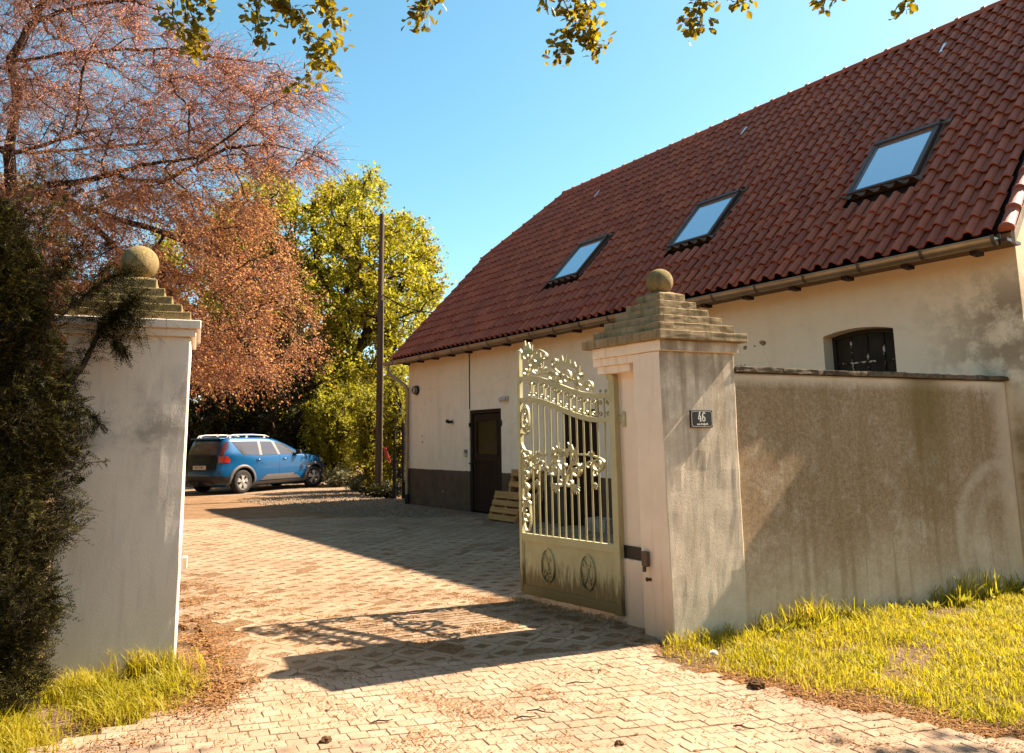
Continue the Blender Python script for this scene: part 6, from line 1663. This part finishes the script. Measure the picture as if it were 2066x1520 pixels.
# straw, needles and crumbs blown over the stones
L_lit = leafmat('dry_litter', [(.170, .064, .021), (.272, .119, .038), (.306, .170, .068), (.102, .047, .021)], .1, .9, .1)
pv = [(-2.6, 2.6), (3.6, 2.6), (4.2, 3.4), (2.0, 4.9), (1.2, 5.3), (.95, 5.9), (.1, 7.0), (-3.5, 8.5), (-2.0, 5.2)]
X = scatter(pv, 120000, rg); f = vnoise(X[:, 0], X[:, 1], 3.3, 7) * .5 + vnoise(X[:, 0], X[:, 1], 8.7, 8) * .5
jx = (X - np.array([PO.x, PO.y])) @ np.array([PP.x, PP.y]); jn = np.abs(((jx / .0835) % 1.0) - .5) > .40
keep = rg.random(len(X)) < np.clip((f - .50) * 2.6, .05, .9) + jn * .25; X = X[keep]
tag(link('litter', quads_mesh('litter', flakes(X, .0085, .0022, rg), L_lit)), 'reddish dry needles and crumbs scattered over the paving', 'litter', kind='stuff')
dp_ = [gnd(x, y) for x, y in ((355, 1190), (400, 1200), (470, 1270), (455, 1330), (480, 1390), (440, 1420), (360, 1345))]
sp_ = [gnd(x, y) for x, y in ((362, 1185), (385, 1215), (400, 1250), (405, 1290), (408, 1330), (425, 1365), (450, 1392), (420, 1410))]
X = np.concatenate([np.stack([rg.normal(p.x, .13 if k < 5 else .10, 1500), rg.normal(p.y, .16, 1500)], 1) for k, p in enumerate(sp_)])
X = X[rg.random(len(X)) < np.clip(.2 + vnoise(X[:, 0], X[:, 1], 14., 3) * 1.1, 0, 1)]
V = flakes(X, .012, .0032, rg, .0); V[..., 2] += np.abs(rg.normal(0, .010, len(V)))[:, None] - .004
X2 = np.concatenate([np.stack([rg.normal(p.x, .13, 420), rg.normal(p.y - .03, .075, 420)], 1) for p in [le[i].lerp(le[i + 1], q / 3) for i in range(1, len(le) - 1) for q in range(3)]])
V2 = flakes(X2, .014, .003, rg, -.01)
tag(link('bark_mulch', quads_mesh('bark_mulch', np.concatenate([V, V2]), L_lit)), 'brown crumbly mulch beside left pillar and along the lawn edge', 'mulch', kind='stuff')
# twigs and clods, one by one
TWL = ('longest thin dry twig lying on the paving below the gate pillar', 'forked dry twig on the litter patch near bottom centre of paving', 'thin twig just left of the forked one on the litter patch', 'forked dry twig on the left part of the block paving', 'short twig on the paving just above the longest twig', 'forked twig near the bottom edge of paving towards the right corner', 'short twig on the mulch beside the left grass tuft', 'short forked twig close to the base of the number pillar')
for k, (x, y, L_, a) in enumerate(((1170, 1382, .17, .1), (1090, 1440, .15, -.3), (1060, 1452, .12, .2), (770, 1460, .12, .3), (1210, 1358, .06, 1.2), (1500, 1472, .10, -.5), (430, 1050 + 330, .08, .5), (1330, 1330, .09, -.3))):
    p = gnd(x, y); b = MB(); pts_ = [(-L_ / 2, 0, 0), (-L_ * .15, .006, .008), (L_ * .2, -.004, .004), (L_ / 2, .008, .002)]; b.tube(pts_, [.0035, .004, .0032, .002], 5)
    if k % 2: b.tube([pts_[1], (0.0, .03, .012)], .0022, 4)
    o = b.build('twig', M['bark'], None, (p.x, p.y, .008), (0, 0, a), fix=False); tag(o, TWL[k], 'twig', 'twigs on the paving')
for k, (x, y, s_, lab) in enumerate(((1528, 1386, .045, 'dark lump of earth on the paving edge in front of the lawn'), (1250, 1082 + 420, .02, 'tiny dark crumb of earth at the bottom edge of paving'), (657, 1497, .028, 'small dark seed head lying on the paving at bottom left'))):
    p = gnd(x, y); bm = bmesh.new(); bmesh.ops.create_icosphere(bm, subdivisions=3, radius=s_)
    for v in bm.verts: v.co *= 1 + .25 * math.sin(v.co.x * 90 / (s_ * 20) + k) * math.cos(v.co.y * 80 / (s_ * 20)) + rnd.uniform(-.18, .18); v.co.z *= .55
    me = bpy.data.meshes.new('earth_clod'); bm.to_mesh(me); bm.free(); me.materials.append(simple('dark_earth', (.085, .045, .022), .95, 0, .05, .4, 60, bump=.8))
    tag(link('earth_clod', me, None, (p.x, p.y, s_ * .25)), lab, 'clod', 'clods of earth')
# gravel strip in the shade of the gable
gv = [gnd(x, y) for x, y in ((480, 1012), (660, 992), (800, 1008), (830, 1022), (950, 1044), (800, 1046), (640, 1036))]
X = scatter([(p.x, p.y) for p in gv], 5200, rg); n = len(X); R0 = .012 + .016 * rg.random(n)
oct_ = np.array([[1, 0, 0], [0, 1, 0], [-1, 0, 0], [0, -1, 0], [0, 0, .8], [0, 0, -.6]]); fo = [(0, 1, 4), (1, 2, 4), (2, 3, 4), (3, 0, 4)]
C = np.concatenate([X, (R0 * .3)[:, None]], 1); rot = rg.uniform(0, 6.28, n); cr, sr = np.cos(rot), np.sin(rot)
vv = oct_[None] * R0[:, None, None] * rg.uniform(.7, 1.3, (n, 6, 1)); vv = np.stack([vv[..., 0] * cr[:, None] - vv[..., 1] * sr[:, None], vv[..., 0] * sr[:, None] + vv[..., 1] * cr[:, None], vv[..., 2]], -1) + C[:, None]
tri = np.concatenate([vv[:, list(f)] for f in fo]); 
tag(link('gravel', quads_mesh('gravel', tri, leafmat('pebble', [(.145, .098, .060), (.212, .149, .093), (.272, .200, .132), (.102, .064, .038)], 0., .9, .15), 3)), 'loose pebbles along the gable in the house shadow', 'gravel', kind='stuff')
